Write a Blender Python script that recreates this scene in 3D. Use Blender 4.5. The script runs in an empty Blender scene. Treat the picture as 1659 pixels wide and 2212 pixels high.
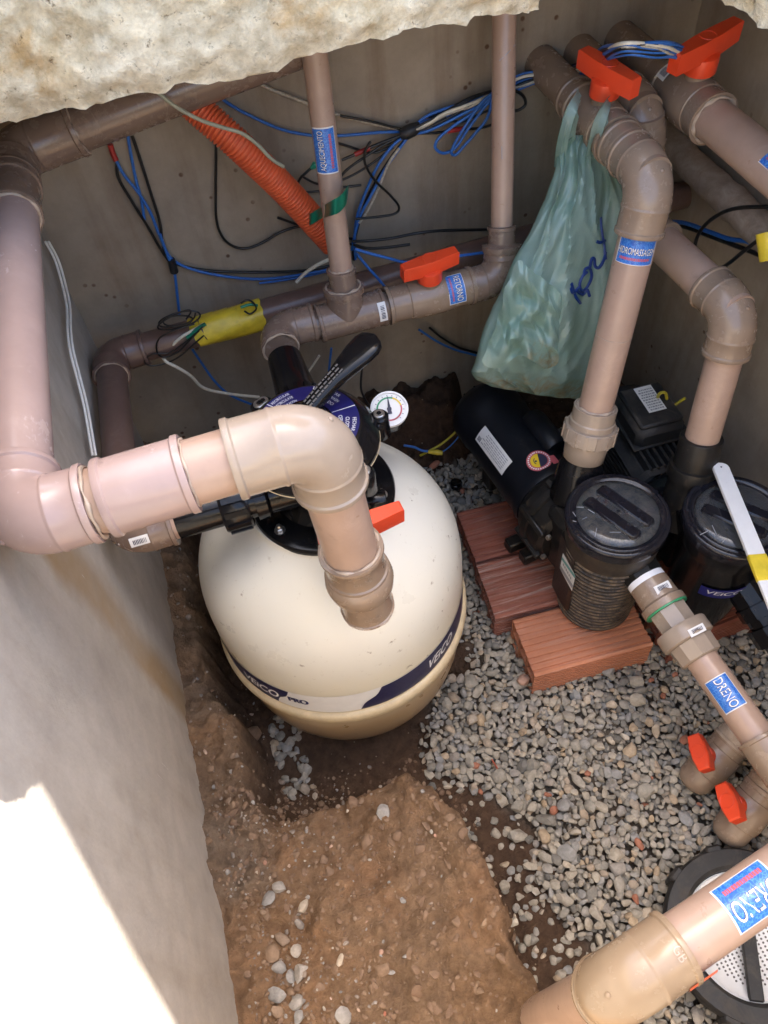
import bpy, math, random
import numpy as np
from mathutils import Vector, noise
R_ = math.radians
random.seed(7); rng = np.random.default_rng(7)
SC = bpy.context.scene
COL = SC.collection
# ------------------------------------------------------------------ camera
H = 1.49; FPX = 1673.0; CX, CY = 829.5, 1106.0      # reading grid of 1659 x 2212 over the photograph
PITCH, ROLL, YAW = R_(53.5), R_(-7.5), R_(11.0)
def _basis():
    f = np.array([0, math.cos(PITCH), -math.sin(PITCH)]); r = np.array([1., 0, 0]); u = np.cross(r, f)
    c, s = math.cos(ROLL), math.sin(ROLL); r, u = c*r + s*u, -s*r + c*u
    cy, sy = math.cos(-YAW), math.sin(-YAW); M = np.array([[cy, -sy, 0], [sy, cy, 0], [0, 0, 1]])
    return M@f, M@r, M@u
FW, RT, UP = _basis(); CAM = np.array([0, 0, H])
cam = bpy.data.cameras.new('camera'); camo = bpy.data.objects.new('camera', cam); COL.objects.link(camo)
from mathutils import Matrix
camo.matrix_world = Matrix(((RT[0], UP[0], -FW[0], 0), (RT[1], UP[1], -FW[1], 0), (RT[2], UP[2], -FW[2], H), (0, 0, 0, 1)))
cam.sensor_fit = 'VERTICAL'; cam.sensor_height = 24.0; cam.lens = 24.0*FPX/2212.0
cam.clip_start = 0.02; cam.clip_end = 500
cam.dof.use_dof = True; cam.dof.focus_distance = 1.42; cam.dof.aperture_fstop = 14.0
SC.camera = camo
# ------------------------------------------------------------------ sky, sun, exposure
TOSUN = Vector((0.29, 0.350, 1.0)).normalized()
w = bpy.data.worlds.new('World'); SC.world = w; w.use_nodes = True
nt = w.node_tree; nt.nodes.clear()
sky = nt.nodes.new('ShaderNodeTexSky'); sky.sky_type = 'NISHITA'; sky.sun_disc = False; sky.dust_density = 4.0; sky.ozone_density = 0.8
sky.sun_elevation = math.asin(TOSUN.z); sky.sun_rotation = math.atan2(TOSUN.x, TOSUN.y)
bg = nt.nodes.new('ShaderNodeBackground'); bg.inputs[1].default_value = 0.08
wo = nt.nodes.new('ShaderNodeOutputWorld'); nt.links.new(sky.outputs[0], bg.inputs[0]); nt.links.new(bg.outputs[0], wo.inputs[0])
sl = bpy.data.lights.new('sun', 'SUN'); sl.energy = 5.0; sl.angle = R_(0.5); sl.color = (1.0, 0.95, 0.88)
so = bpy.data.objects.new('sun', sl); COL.objects.link(so)
so.rotation_euler = TOSUN.to_track_quat('Z', 'Y').to_euler(); so.location = (1, 1.5, 4)
SC.view_settings.view_transform = 'Standard'; SC.view_settings.look = 'None'
SC.view_settings.gamma = 1.0; SC.view_settings.exposure = 3.55
SC.render.engine = 'CYCLES'
SC.cycles.use_denoising = True; SC.cycles.max_bounces = 8; SC.cycles.diffuse_bounces = 5
SC.cycles.transparent_max_bounces = 12; SC.cycles.caustics_reflective = False; SC.cycles.caustics_refractive = False
SC.cycles.sample_clamp_indirect = 6.0
# ------------------------------------------------------------------ pixel -> place (distance from a plane it touches)
def ray(x, y): return FW + RT*(x-CX)/FPX - UP*(y-CY)/FPX
def PD(x, y, d): return CAM + ray(x, y)*d
def PZ(x, y, z): v = ray(x, y); return CAM + v*(z-H)/v[2]
def PX(x, y, X0): v = ray(x, y); return CAM + v*X0/v[0]
def PY(x, y, Y0): v = ray(x, y); return CAM + v*Y0/v[1]
def A(*v): return np.array(v, float)
def unit(v): v = np.asarray(v, float); return v/np.linalg.norm(v)
YB, XL, XR = 1.30, -0.275, 0.93          # faces of the back, left and right pit walls
# ------------------------------------------------------------------ materials
MATS = {}
def nodes_of(name):
    m = bpy.data.materials.new(name); m.use_nodes = True; MATS[name] = m
    t = m.node_tree; b = t.nodes['Principled BSDF']
    return m, t, b
def N(t, typ, **kw):
    n = t.nodes.new(typ)
    for k, v in kw.items(): setattr(n, k, v)
    return n
def noise_node(t, scale, detail=4, rough=0.55, vec=None, dist=0.0):
    n = N(t, 'ShaderNodeTexNoise'); n.inputs['Scale'].default_value = scale; n.inputs['Detail'].default_value = detail
    n.inputs['Roughness'].default_value = rough; n.inputs['Distortion'].default_value = dist
    if vec is not None: t.links.new(vec, n.inputs['Vector'])
    return n
def ramp(t, fac, stops):
    r = N(t, 'ShaderNodeValToRGB'); e = r.color_ramp.elements
    while len(e) < len(stops): e.new(0.5)
    for i, (p, c) in enumerate(stops):
        e[i].position = p; e[i].color = (*c, 1) if len(c) == 3 else c
    t.links.new(fac, r.inputs[0]); return r
def mix(t, fac, a, b, mode='MIX'):
    m = N(t, 'ShaderNodeMix', data_type='RGBA', blend_type=mode)
    for s, v in ((m.inputs[0], fac), (m.inputs[6], a), (m.inputs[7], b)):
        if hasattr(v, 'is_linked'): t.links.new(v, s)
        elif isinstance(v, (int, float)): s.default_value = v
        else: s.default_value = (*v, 1)
    return m.outputs[2]
def bump(t, b, h, strength=0.3, dist=0.002):
    n = N(t, 'ShaderNodeBump'); n.inputs['Strength'].default_value = strength; n.inputs['Distance'].default_value = dist
    t.links.new(h, n.inputs['Height']); t.links.new(n.outputs[0], b.inputs['Normal']); return n
def objcoord(t, scale=(1, 1, 1)):
    g = N(t, 'ShaderNodeNewGeometry'); mp = N(t, 'ShaderNodeMapping'); mp.inputs['Scale'].default_value = scale
    t.links.new(g.outputs['Position'], mp.inputs['Vector']); return mp.outputs[0]
def mat_plain(name, col, rough=0.5, var=0.12, dust=0.0, dustcol=(0.42, 0.35, 0.27), scale=30, bumpy=0.0, spec=0.5, dustup=False, scuff=0):
    m, t, b = nodes_of(name); v = objcoord(t)
    n1 = noise_node(t, scale, 5, 0.6, v)
    lo = tuple(c*(1-var) for c in col); hi = tuple(min(1, c*(1+var)) for c in col)
    c = ramp(t, n1.outputs[0], [(0.3, lo), (0.7, hi)]).outputs[0]
    r = N(t, 'ShaderNodeMapRange'); r.inputs[3].default_value = max(0.05, rough-0.1); r.inputs[4].default_value = min(1, rough+0.12)
    n2 = noise_node(t, scale*2.3, 6, 0.65, v); t.links.new(n2.outputs[0], r.inputs[0])
    if dust > 0:
        n3 = noise_node(t, scale*0.8, 8, 0.75, v, 0.6)
        f = ramp(t, n3.outputs[0], [(0.62-0.3*dust, (0, 0, 0)), (0.85-0.2*dust, (1, 1, 1))]).outputs[0]
        if dustup:
            g = N(t, 'ShaderNodeNewGeometry'); sx = N(t, 'ShaderNodeSeparateXYZ'); t.links.new(g.outputs['Normal'], sx.inputs[0])
            mr = N(t, 'ShaderNodeMapRange'); mr.inputs[1].default_value = -0.2; mr.inputs[2].default_value = 0.8; t.links.new(sx.outputs[2], mr.inputs[0])
            mm = N(t, 'ShaderNodeMath', operation='MULTIPLY'); t.links.new(f, mm.inputs[0]); t.links.new(mr.outputs[0], mm.inputs[1]); f = mm.outputs[0]
        ml = N(t, 'ShaderNodeMath', operation='MULTIPLY'); t.links.new(f, ml.inputs[0]); ml.inputs[1].default_value = min(1, 0.35+dust*0.6)
        c = mix(t, ml.outputs[0], c, dustcol)
        mr2 = N(t, 'ShaderNodeMath', operation='ADD'); t.links.new(r.outputs[0], mr2.inputs[0])
        ms = N(t, 'ShaderNodeMath', operation='MULTIPLY'); t.links.new(ml.outputs[0], ms.inputs[0]); ms.inputs[1].default_value = 0.45
        t.links.new(ms.outputs[0], mr2.inputs[1]); mr2.use_clamp = True; t.links.new(mr2.outputs[0], b.inputs['Roughness'])
    else: t.links.new(r.outputs[0], b.inputs['Roughness'])
    if name.startswith('pvc') or scuff > 0:      # dried mud smears and pale scratches
        ns = noise_node(t, 9, 10, 0.82, v, 2.2); fs = ramp(t, ns.outputs[0], [(0.488, (0, 0, 0)), (0.498, (1, 1, 1)), (0.503, (1, 1, 1)), (0.512, (0, 0, 0))]).outputs[0]
        ng = noise_node(t, 11, 3, 0.5, v); fg_ = ramp(t, ng.outputs[0], [(0.54, (0, 0, 0)), (0.66, (0.36, 0.36, 0.36))]).outputs[0]
        mg = N(t, 'ShaderNodeMath', operation='MULTIPLY'); t.links.new(fs, mg.inputs[0]); t.links.new(fg_, mg.inputs[1])
        c = mix(t, mg.outputs[0], c, tuple(min(1, q*1.25+0.10) for q in col))
        nd = noise_node(t, 19, 7, 0.7, v, 0.3); fd = ramp(t, nd.outputs[0], [(0.66, (0, 0, 0)), (0.74, (0.5, 0.5, 0.5))]).outputs[0]
        c = mix(t, fd, c, tuple(q*0.62 for q in col))
    t.links.new(c, b.inputs['Base Color']); b.inputs['Specular IOR Level'].default_value = spec
    if bumpy > 0: bump(t, b, n2.outputs[0], bumpy, 0.001)
    return m
mat_plain('pvc_pipe', (0.385, 0.265, 0.198), 0.30, 0.07, 0.16, (0.55, 0.45, 0.36), 22)
mat_plain('pvc_pink', (0.375, 0.272, 0.240), 0.22, 0.06, 0.14, (0.55, 0.45, 0.38), 22)
mat_plain('pvc_fitting', (0.255, 0.185, 0.130), 0.24, 0.07, 0.08, (0.50, 0.40, 0.30), 26)
mat_plain('pvc_tan', (0.325, 0.258, 0.196), 0.22, 0.07, 0.16, (0.45, 0.36, 0.24), 26)
mat_plain('pvc_sand', (0.285, 0.205, 0.130), 0.24, 0.07, 0.10, (0.45, 0.36, 0.25), 26)
mat_plain('pvc_dark', (0.135, 0.082, 0.064), 0.32, 0.10, 0.18, (0.34, 0.27, 0.22), 24)
mat_plain('pvc_grey', (0.20, 0.140, 0.105), 0.25, 0.08, 0.08, (0.42, 0.34, 0.27), 26)
mat_plain('pvc_dusty', (0.27, 0.21, 0.16), 0.6, 0.15, 0.7, (0.50, 0.43, 0.35), 40)
mat_plain('glue', (0.42, 0.33, 0.25), 0.3, 0.2, 0.2, (0.62, 0.54, 0.46), 60, 0.4)
mat_plain('black_plastic', (0.006, 0.006, 0.007), 0.16, 0.3, 0.05, (0.12, 0.10, 0.08), 70, spec=0.28)
mat_plain('black_dirty', (0.014, 0.013, 0.012), 0.34, 0.3, 0.24, (0.15, 0.105, 0.065), 60, 0.25, spec=0.28)
mat_plain('black_ribbed', (0.014, 0.013, 0.012), 0.45, 0.3, 0.85, (0.30, 0.21, 0.125), 60, 0.3, dustup=True)
mat_plain('black_motor', (0.006, 0.007, 0.010), 0.36, 0.3, 0.06, (0.10, 0.08, 0.06), 25, spec=0.3)
mat_plain('motor_grey', (0.022, 0.022, 0.022), 0.5, 0.25, 0.45, (0.11, 0.09, 0.07), 30, 0.2, dustup=True, spec=0.3)
mat_plain('orange_handle', (0.72, 0.062, 0.018), 0.33, 0.05, 0.03, (0.6, 0.3, 0.2), 30)
mat_plain('orange_conduit', (0.66, 0.12, 0.042), 0.42, 0.08, 0.10, (0.5, 0.3, 0.2), 40)
mat_plain('cable_black', (0.010, 0.010, 0.010), 0.35, 0.2, 0.05, (0.2, 0.17, 0.14), 80)
mat_plain('cable_blue', (0.028, 0.14, 0.46), 0.4, 0.15, 0.32, (0.03, 0.03, 0.03), 260)
mat_plain('cable_white', (0.66, 0.62, 0.50), 0.45, 0.12, 0.12, (0.10, 0.08, 0.06), 120)
mat_plain('cord_white', (0.85, 0.83, 0.76), 0.4, 0.05, 0.06, (0.4, 0.3, 0.2), 90)
mat_plain('cable_speckled', (0.48, 0.43, 0.34), 0.5, 0.2, 0.55, (0.02, 0.02, 0.02), 220)
mat_plain('cable_greengrey', (0.33, 0.33, 0.24), 0.45, 0.1, 0.1, (0.2, 0.17, 0.14), 80)
mat_plain('red_tape', (0.35, 0.02, 0.015), 0.4)
mat_plain('green_tape', (0.004, 0.15, 0.085), 0.32, 0.15, 0.06, (0.1, 0.3, 0.22), 40)
mat_plain('yellow_tape', (0.66, 0.50, 0.035), 0.36, 0.15, 0.22, (0.30, 0.22, 0.06), 55, 0.5)
mat_plain('black_tape', (0.015, 0.015, 0.016), 0.5, 0.3, 0.15, (0.2, 0.17, 0.14), 60)
mat_plain('yellow_wire', (0.48, 0.40, 0.03), 0.45)
mat_plain('green_wire', (0.02, 0.28, 0.17), 0.4)
mat_plain('steel', (0.45, 0.43, 0.40), 0.3, 0.15, 0.1, (0.3, 0.25, 0.2), 90); MATS['steel'].node_tree.nodes['Principled BSDF'].inputs['Metallic'].default_value = 0.9
mat_plain('white_plastic', (0.72, 0.72, 0.70), 0.4, 0.04, 0.1, (0.5, 0.45, 0.38), 40)
mat_plain('sticker_white', (0.74, 0.73, 0.70), 0.4, 0.04, 0.08, (0.5, 0.45, 0.38), 50)
mat_plain('print_white', (0.80, 0.80, 0.80), 0.4, 0.02)
mat_plain('print_navy', (0.012, 0.014, 0.085), 0.35, 0.1)
mat_plain('print_dark', (0.02, 0.02, 0.05), 0.5, 0.1)
mat_plain('print_red', (0.50, 0.10, 0.12), 0.4, 0.05)
mat_plain('print_grey', (0.30, 0.30, 0.31), 0.5, 0.1)
mat_plain('print_faint', (0.12, 0.11, 0.10), 0.5, 0.1)
mat_plain('print_yellow', (0.75, 0.52, 0.02), 0.4, 0.05)
mat_plain('print_green', (0.03, 0.28, 0.12), 0.4, 0.05)
mat_plain('print_teal', (0.10, 0.30, 0.28), 0.4, 0.1)
mat_plain('marker_blue', (0.004, 0.030, 0.17), 0.4, 0.15)
mat_plain('navy_band', (0.012, 0.013, 0.058), 0.38, 0.15, 0.16, (0.30, 0.25, 0.18), 120)
mat_plain('valve_blue', (0.010, 0.010, 0.090), 0.35, 0.1, 0.05, (0.2, 0.2, 0.3), 60)
mat_plain('label_blue', (0.010, 0.012, 0.17), 0.3, 0.1)
mat_plain('teflon', (0.85, 0.86, 0.88), 0.5, 0.03)
mat_plain('twig', (0.35, 0.08, 0.04), 0.6)
def mat_blue_label():
    m, t, b = nodes_of('label_water'); v = objcoord(t)
    n = noise_node(t, 60, 2, 0.5, v); vv = mix(t, 0.10, v, n.outputs[1])
    vo = N(t, 'ShaderNodeTexVoronoi', feature='DISTANCE_TO_EDGE'); vo.inputs['Scale'].default_value = 85; t.links.new(vv, vo.inputs['Vector'])
    c = ramp(t, vo.outputs[0], [(0.0, (0.10, 0.30, 0.66)), (0.08, (0.028, 0.15, 0.52)), (0.5, (0.014, 0.085, 0.42))])
    t.links.new(c.outputs[0], b.inputs['Base Color']); b.inputs['Roughness'].default_value = 0.28
mat_blue_label()
def mat_plaster(name, base, stain, streak, kind):
    m, t, b = nodes_of(name)
    v = objcoord(t); n1 = noise_node(t, 3.2, 6, 0.62, v); n2 = noise_node(t, 26, 6, 0.7, v); n3 = noise_node(t, 160, 4, 0.6, v)
    vs = objcoord(t, (9, 9, 1.1)); ns = noise_node(t, 2.0, 5, 0.6, vs)
    c = ramp(t, n1.outputs[0], [(0.28, tuple(x*0.86 for x in base)), (0.72, tuple(x*1.10 for x in base))]).outputs[0]
    f = ramp(t, ns.outputs[0], [(0.48, (0, 0, 0)), (0.68, (1, 1, 1))]).outputs[0]
    fm = N(t, 'ShaderNodeMath', operation='MULTIPLY'); t.links.new(f, fm.inputs[0]); fm.inputs[1].default_value = streak
    c = mix(t, fm.outputs[0], c, stain)
    f2 = ramp(t, n2.outputs[0], [(0.35, (0.92, 0.92, 0.92)), (0.65, (1.06, 1.06, 1.06))]).outputs[0]
    c = mix(t, 1.0, c, f2, 'MULTIPLY')
    # brown dirt spatter with a shape of its own
    vo = N(t, 'ShaderNodeTexVoronoi'); vo.inputs['Scale'].default_value = 34; t.links.new(v, vo.inputs['Vector'])
    sp = ramp(t, vo.outputs['Distance'], [(0.10, (1, 1, 1)), (0.17, (0, 0, 0))]).outputs[0]
    gate = ramp(t, noise_node(t, 7, 3, 0.5, v).outputs[0], [(0.52, (0, 0, 0)), (0.60, (1, 1, 1))] if kind != 'left' else [(0.66, (0, 0, 0)), (0.80, (0.3, 0.3, 0.3))]).outputs[0]
    sm = N(t, 'ShaderNodeMath', operation='MULTIPLY'); t.links.new(sp, sm.inputs[0]); t.links.new(gate, sm.inputs[1])
    c = mix(t, sm.outputs[0], c, (0.13, 0.075, 0.045))
    if kind == 'left':   # ochre run-off stain crossing the plaster, pale scratches
        sep = N(t, 'ShaderNodeSeparateXYZ'); t.links.new(v, sep.inputs[0])
        nn = noise_node(t, 5, 4, 0.6, v)
        a = N(t, 'ShaderNodeMath', operation='MULTIPLY_ADD'); t.links.new(sep.outputs[2], a.inputs[0]); a.inputs[1].default_value = 0.03; t.links.new(sep.outputs[1], a.inputs[2])
        a2 = N(t, 'ShaderNodeMath', operation='MULTIPLY_ADD'); t.links.new(nn.outputs[0], a2.inputs[0]); a2.inputs[1].default_value = 0.07; t.links.new(a.outputs[0], a2.inputs[2])
        rr = ramp(t, a2.outputs[0], [(0.625, (0, 0, 0)), (0.655, (0.9, 0.9, 0.9)), (0.69, (0.8, 0.8, 0.8)), (0.735, (0, 0, 0))]).outputs[0]
        br = ramp(t, n1.outputs[0], [(0.35, (0.35, 0.35, 0.35)), (0.6, (1, 1, 1))]).outputs[0]
        mm = N(t, 'ShaderNodeMath', operation='MULTIPLY'); t.links.new(rr, mm.inputs[0]); t.links.new(br, mm.inputs[1])
        c = mix(t, mm.outputs[0], c, (0.30, 0.195, 0.085))
        vv = objcoord(t, (5, 60, 7)); vs2 = N(t, 'ShaderNodeMapping'); t.links.new(vv, vs2.inputs['Vector'])
        sn = noise_node(t, 2.0, 3, 0.6, vs2.outputs[0]); sc = ramp(t, sn.outputs[0], [(0.715, (0, 0, 0)), (0.74, (0.6, 0.6, 0.6))]).outputs[0]
        c = mix(t, sc, c, (0.6, 0.58, 0.54))
    t.links.new(c, b.inputs['Base Color']); b.inputs['Roughness'].default_value = 0.85; b.inputs['Specular IOR Level'].default_value = 0.25
    ad = N(t, 'ShaderNodeMath', operation='ADD'); t.links.new(n2.outputs[0], ad.inputs[0]); t.links.new(n3.outputs[0], ad.inputs[1])
    bump(t, b, ad.outputs[0], 0.35, 0.0016)
mat_plaster('plaster_back', (0.315, 0.262, 0.198), (0.205, 0.150, 0.102), 0.6, 'back')
mat_plaster('plaster_left', (0.44, 0.40, 0.345), (0.34, 0.295, 0.235), 0.5, 'left')
mat_plaster('plaster_right', (0.37, 0.31, 0.235), (0.25, 0.185, 0.13), 0.5, 'right')
def mat_concrete():
    m, t, b = nodes_of('broken_concrete'); v = objcoord(t)
    n1 = noise_node(t, 5, 5, 0.6, v, 0.4); n2 = noise_node(t, 38, 8, 0.72, v); n3 = noise_node(t, 9, 5, 0.6, v, 0.5)
    c = ramp(t, n1.outputs[0], [(0.30, (0.60, 0.50, 0.33)), (0.50, (0.76, 0.67, 0.49)), (0.70, (0.70, 0.56, 0.33))]).outputs[0]
    o = ramp(t, n3.outputs[0], [(0.56, (0, 0, 0)), (0.68, (1, 1, 1))]).outputs[0]
    c = mix(t, o, c, (0.58, 0.41, 0.21))
    vo = N(t, 'ShaderNodeTexVoronoi'); vo.inputs['Scale'].default_value = 26; t.links.new(v, vo.inputs['Vector'])
    ag = ramp(t, vo.outputs['Distance'], [(0.22, (1, 1, 1)), (0.32, (0, 0, 0))]).outputs[0]
    gt = ramp(t, vo.outputs['Color'], [(0.80, (0, 0, 0)), (0.82, (0.35, 0.35, 0.35))]).outputs[0]
    mm = N(t, 'ShaderNodeMath', operation='MULTIPLY'); t.links.new(ag, mm.inputs[0]); t.links.new(gt, mm.inputs[1])
    c = mix(t, mm.outputs[0], c, (0.62, 0.52, 0.38))
    f = ramp(t, n2.outputs[0], [(0.3, (0.66, 0.62, 0.55)), (0.64, (1.25, 1.25, 1.25))]).outputs[0]
    c = mix(t, 1.0, c, f, 'MULTIPLY')
    np_ = noise_node(t, 75, 6, 0.75, v, 0.3); pit = ramp(t, np_.outputs[0], [(0.30, (0.25, 0.2, 0.15)), (0.40, (1, 1, 1))]).outputs[0]; c = mix(t, 1.0, c, pit, 'MULTIPLY')
    t.links.new(c, b.inputs['Base Color']); b.inputs['Roughness'].default_value = 0.9; b.inputs['Specular IOR Level'].default_value = 0.2
    bump(t, b, n2.outputs[0], 1.0, 0.010)
mat_concrete()
def mat_soil():
    m, t, b = nodes_of('soil'); v = objcoord(t)
    n1 = noise_node(t, 6, 6, 0.65, v, 0.3); n2 = noise_node(t, 55, 8, 0.7, v); n3 = noise_node(t, 220, 5, 0.7, v)
    c = ramp(t, n1.outputs[0], [(0.32, (0.170, 0.104, 0.060)), (0.5, (0.240, 0.150, 0.087)), (0.70, (0.295, 0.165, 0.087))]).outputs[0]
    # darker earth in the trench, by the back wall and at the bank's far end; paler dusty crust on the bank and grey concrete crumbs by the wall (vertex attribute)
    at = N(t, 'ShaderNodeAttribute', attribute_name='earth'); sp = N(t, 'ShaderNodeSeparateColor'); t.links.new(at.outputs['Color'], sp.inputs[0])
    c = mix(t, sp.outputs[0], c, (0.080, 0.050, 0.034))
    c = mix(t, sp.outputs[1], c, (0.22, 0.165, 0.118)); c = mix(t, sp.outputs[2], c, (0.155, 0.135, 0.108))
    f = ramp(t, n2.outputs[0], [(0.3, (0.62, 0.60, 0.58)), (0.68, (1.25, 1.22, 1.18))]).outputs[0]
    c = mix(t, 1.0, c, f, 'MULTIPLY')
    vo = N(t, 'ShaderNodeTexVoronoi'); vo.inputs['Scale'].default_value = 120; t.links.new(v, vo.inputs['Vector'])
    g1 = ramp(t, vo.outputs['Distance'], [(0.16, (1, 1, 1)), (0.22, (0, 0, 0))]).outputs[0]
    g2 = ramp(t, vo.outputs['Color'], [(0.86, (0, 0, 0)), (0.88, (0.8, 0.8, 0.8))]).outputs[0]
    mm = N(t, 'ShaderNodeMath', operation='MULTIPLY'); t.links.new(g1, mm.inputs[0]); t.links.new(g2, mm.inputs[1])
    c = mix(t, mm.outputs[0], c, (0.38, 0.30, 0.21))
    t.links.new(c, b.inputs['Base Color']); b.inputs['Roughness'].default_value = 0.95; b.inputs['Specular IOR Level'].default_value = 0.15
    ad = N(t, 'ShaderNodeMath', operation='MULTIPLY_ADD'); t.links.new(n3.outputs[0], ad.inputs[0]); ad.inputs[1].default_value = 0.5; t.links.new(n2.outputs[0], ad.inputs[2])
    bump(t, b, ad.outputs[0], 1.0, 0.007)
mat_soil()
def mat_stone(name, stops):
    m, t, b = nodes_of(name); at = N(t, 'ShaderNodeAttribute', attribute_name='tint'); v = objcoord(t)
    sp = N(t, 'ShaderNodeSeparateColor'); t.links.new(at.outputs['Color'], sp.inputs[0])
    c = ramp(t, sp.outputs[0], stops).outputs[0]
    n = noise_node(t, 140, 6, 0.7, v); f = ramp(t, n.outputs[0], [(0.3, (0.75, 0.74, 0.72)), (0.7, (1.2, 1.2, 1.2))]).outputs[0]
    c = mix(t, 1.0, c, f, 'MULTIPLY'); t.links.new(c, b.inputs['Base Color'])
    b.inputs['Roughness'].default_value = 0.72; b.inputs['Specular IOR Level'].default_value = 0.35
    bump(t, b, n.outputs[0], 0.5, 0.0015)
mat_stone('gravel_stone', [(0.0, (0.13, 0.125, 0.112)), (0.25, (0.29, 0.265, 0.215)), (0.5, (0.38, 0.335, 0.26)), (0.72, (0.26, 0.255, 0.24)), (0.86, (0.38, 0.285, 0.18)), (0.96, (0.48, 0.42, 0.33)), (1.0, (0.36, 0.15, 0.09))])
mat_stone('bank_stone', [(0.0, (0.17, 0.105, 0.065)), (0.4, (0.24, 0.16, 0.10)), (0.7, (0.26, 0.245, 0.225)), (0.9, (0.44, 0.37, 0.28)), (1.0, (0.35, 0.12, 0.07))])
def mat_brick(name, col, dustamt):
    m, t, b = nodes_of(name); v = objcoord(t); n1 = noise_node(t, 9, 5, 0.6, v); n2 = noise_node(t, 110, 6, 0.7, v)
    vs = objcoord(t, (2.0, 60, 60)); n4 = noise_node(t, 3, 6, 0.7, vs)
    c = ramp(t, n1.outputs[0], [(0.3, tuple(x*0.8 for x in col)), (0.7, tuple(min(1, x*1.18) for x in col))]).outputs[0]
    f = ramp(t, n4.outputs[0], [(0.50, (0, 0, 0)), (0.72, (1, 1, 1))]).outputs[0]
    ml = N(t, 'ShaderNodeMath', operation='MULTIPLY'); t.links.new(f, ml.inputs[0]); ml.inputs[1].default_value = dustamt
    c = mix(t, ml.outputs[0], c, (0.46, 0.36, 0.30))
    t.links.new(c, b.inputs['Base Color']); b.inputs['Roughness'].default_value = 0.75
    bump(t, b, n2.outputs[0], 0.35, 0.001)
mat_brick('clay_orange', (0.43, 0.165, 0.082), 0.30)
mat_brick('clay_red', (0.20, 0.058, 0.032), 0.25)
mat_brick('clay_dusty', (0.235, 0.080, 0.048), 0.85)
def mat_tank():
    m, t, b = nodes_of('tank_cream'); v = objcoord(t)
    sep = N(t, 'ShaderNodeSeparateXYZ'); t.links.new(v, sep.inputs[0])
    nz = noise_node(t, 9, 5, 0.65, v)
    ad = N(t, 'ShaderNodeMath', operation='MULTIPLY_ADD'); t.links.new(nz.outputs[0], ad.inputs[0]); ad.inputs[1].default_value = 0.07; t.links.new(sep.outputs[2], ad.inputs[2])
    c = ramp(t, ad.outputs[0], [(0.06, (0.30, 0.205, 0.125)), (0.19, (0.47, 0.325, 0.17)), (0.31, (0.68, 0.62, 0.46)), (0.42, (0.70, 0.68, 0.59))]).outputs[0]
    # brown splashes and fine scuffs
    nw = noise_node(t, 45, 5, 0.7, v); vw = mix(t, 0.045, v, nw.outputs[1]); vo = N(t, 'ShaderNodeTexVoronoi'); vo.inputs['Scale'].default_value = 42; t.links.new(vw, vo.inputs['Vector'])
    s1 = ramp(t, vo.outputs['Distance'], [(0.08, (1, 1, 1)), (0.17, (0, 0, 0))]).outputs[0]
    s2 = ramp(t, noise_node(t, 14, 4, 0.6, v).outputs[0], [(0.49, (0, 0, 0)), (0.60, (0.75, 0.75, 0.75))]).outputs[0]
    mm = N(t, 'ShaderNodeMath', operation='MULTIPLY'); t.links.new(s1, mm.inputs[0]); t.links.new(s2, mm.inputs[1])
    c = mix(t, mm.outputs[0], c, (0.17, 0.115, 0.06))
    n5 = noise_node(t, 70, 8, 0.8, v); s3 = ramp(t, n5.outputs[0], [(0.60, (0, 0, 0)), (0.72, (0.55, 0.55, 0.55))]).outputs[0]
    c = mix(t, s3, c, (0.36, 0.30, 0.21))
    t.links.new(c, b.inputs['Base Color'])
    r = ramp(t, nz.outputs[0], [(0.3, (0.24, 0.24, 0.24)), (0.7, (0.42, 0.42, 0.42))]).outputs[0]; t.links.new(r, b.inputs['Roughness'])
    bump(t, b, n5.outputs[0], 0.05, 0.001)
mat_tank()
mat_plain('tank_rim', (0.62, 0.50, 0.31), 0.4, 0.15, 0.22, (0.40, 0.24, 0.10), 40)
def mat_lid():
    m, t, b = nodes_of('lid_clear'); v = objcoord(t)
    b.inputs['Base Color'].default_value = (0.80, 0.86, 0.92, 1); b.inputs['Transmission Weight'].default_value = 0.95
    n = noise_node(t, 25, 6, 0.6, v, 0.2); r = ramp(t, n.outputs[0], [(0.35, (0.04, 0.04, 0.04)), (0.7, (0.16, 0.16, 0.16))]).outputs[0]
    t.links.new(r, b.inputs['Roughness']); b.inputs['IOR'].default_value = 1.45
mat_lid()
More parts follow.
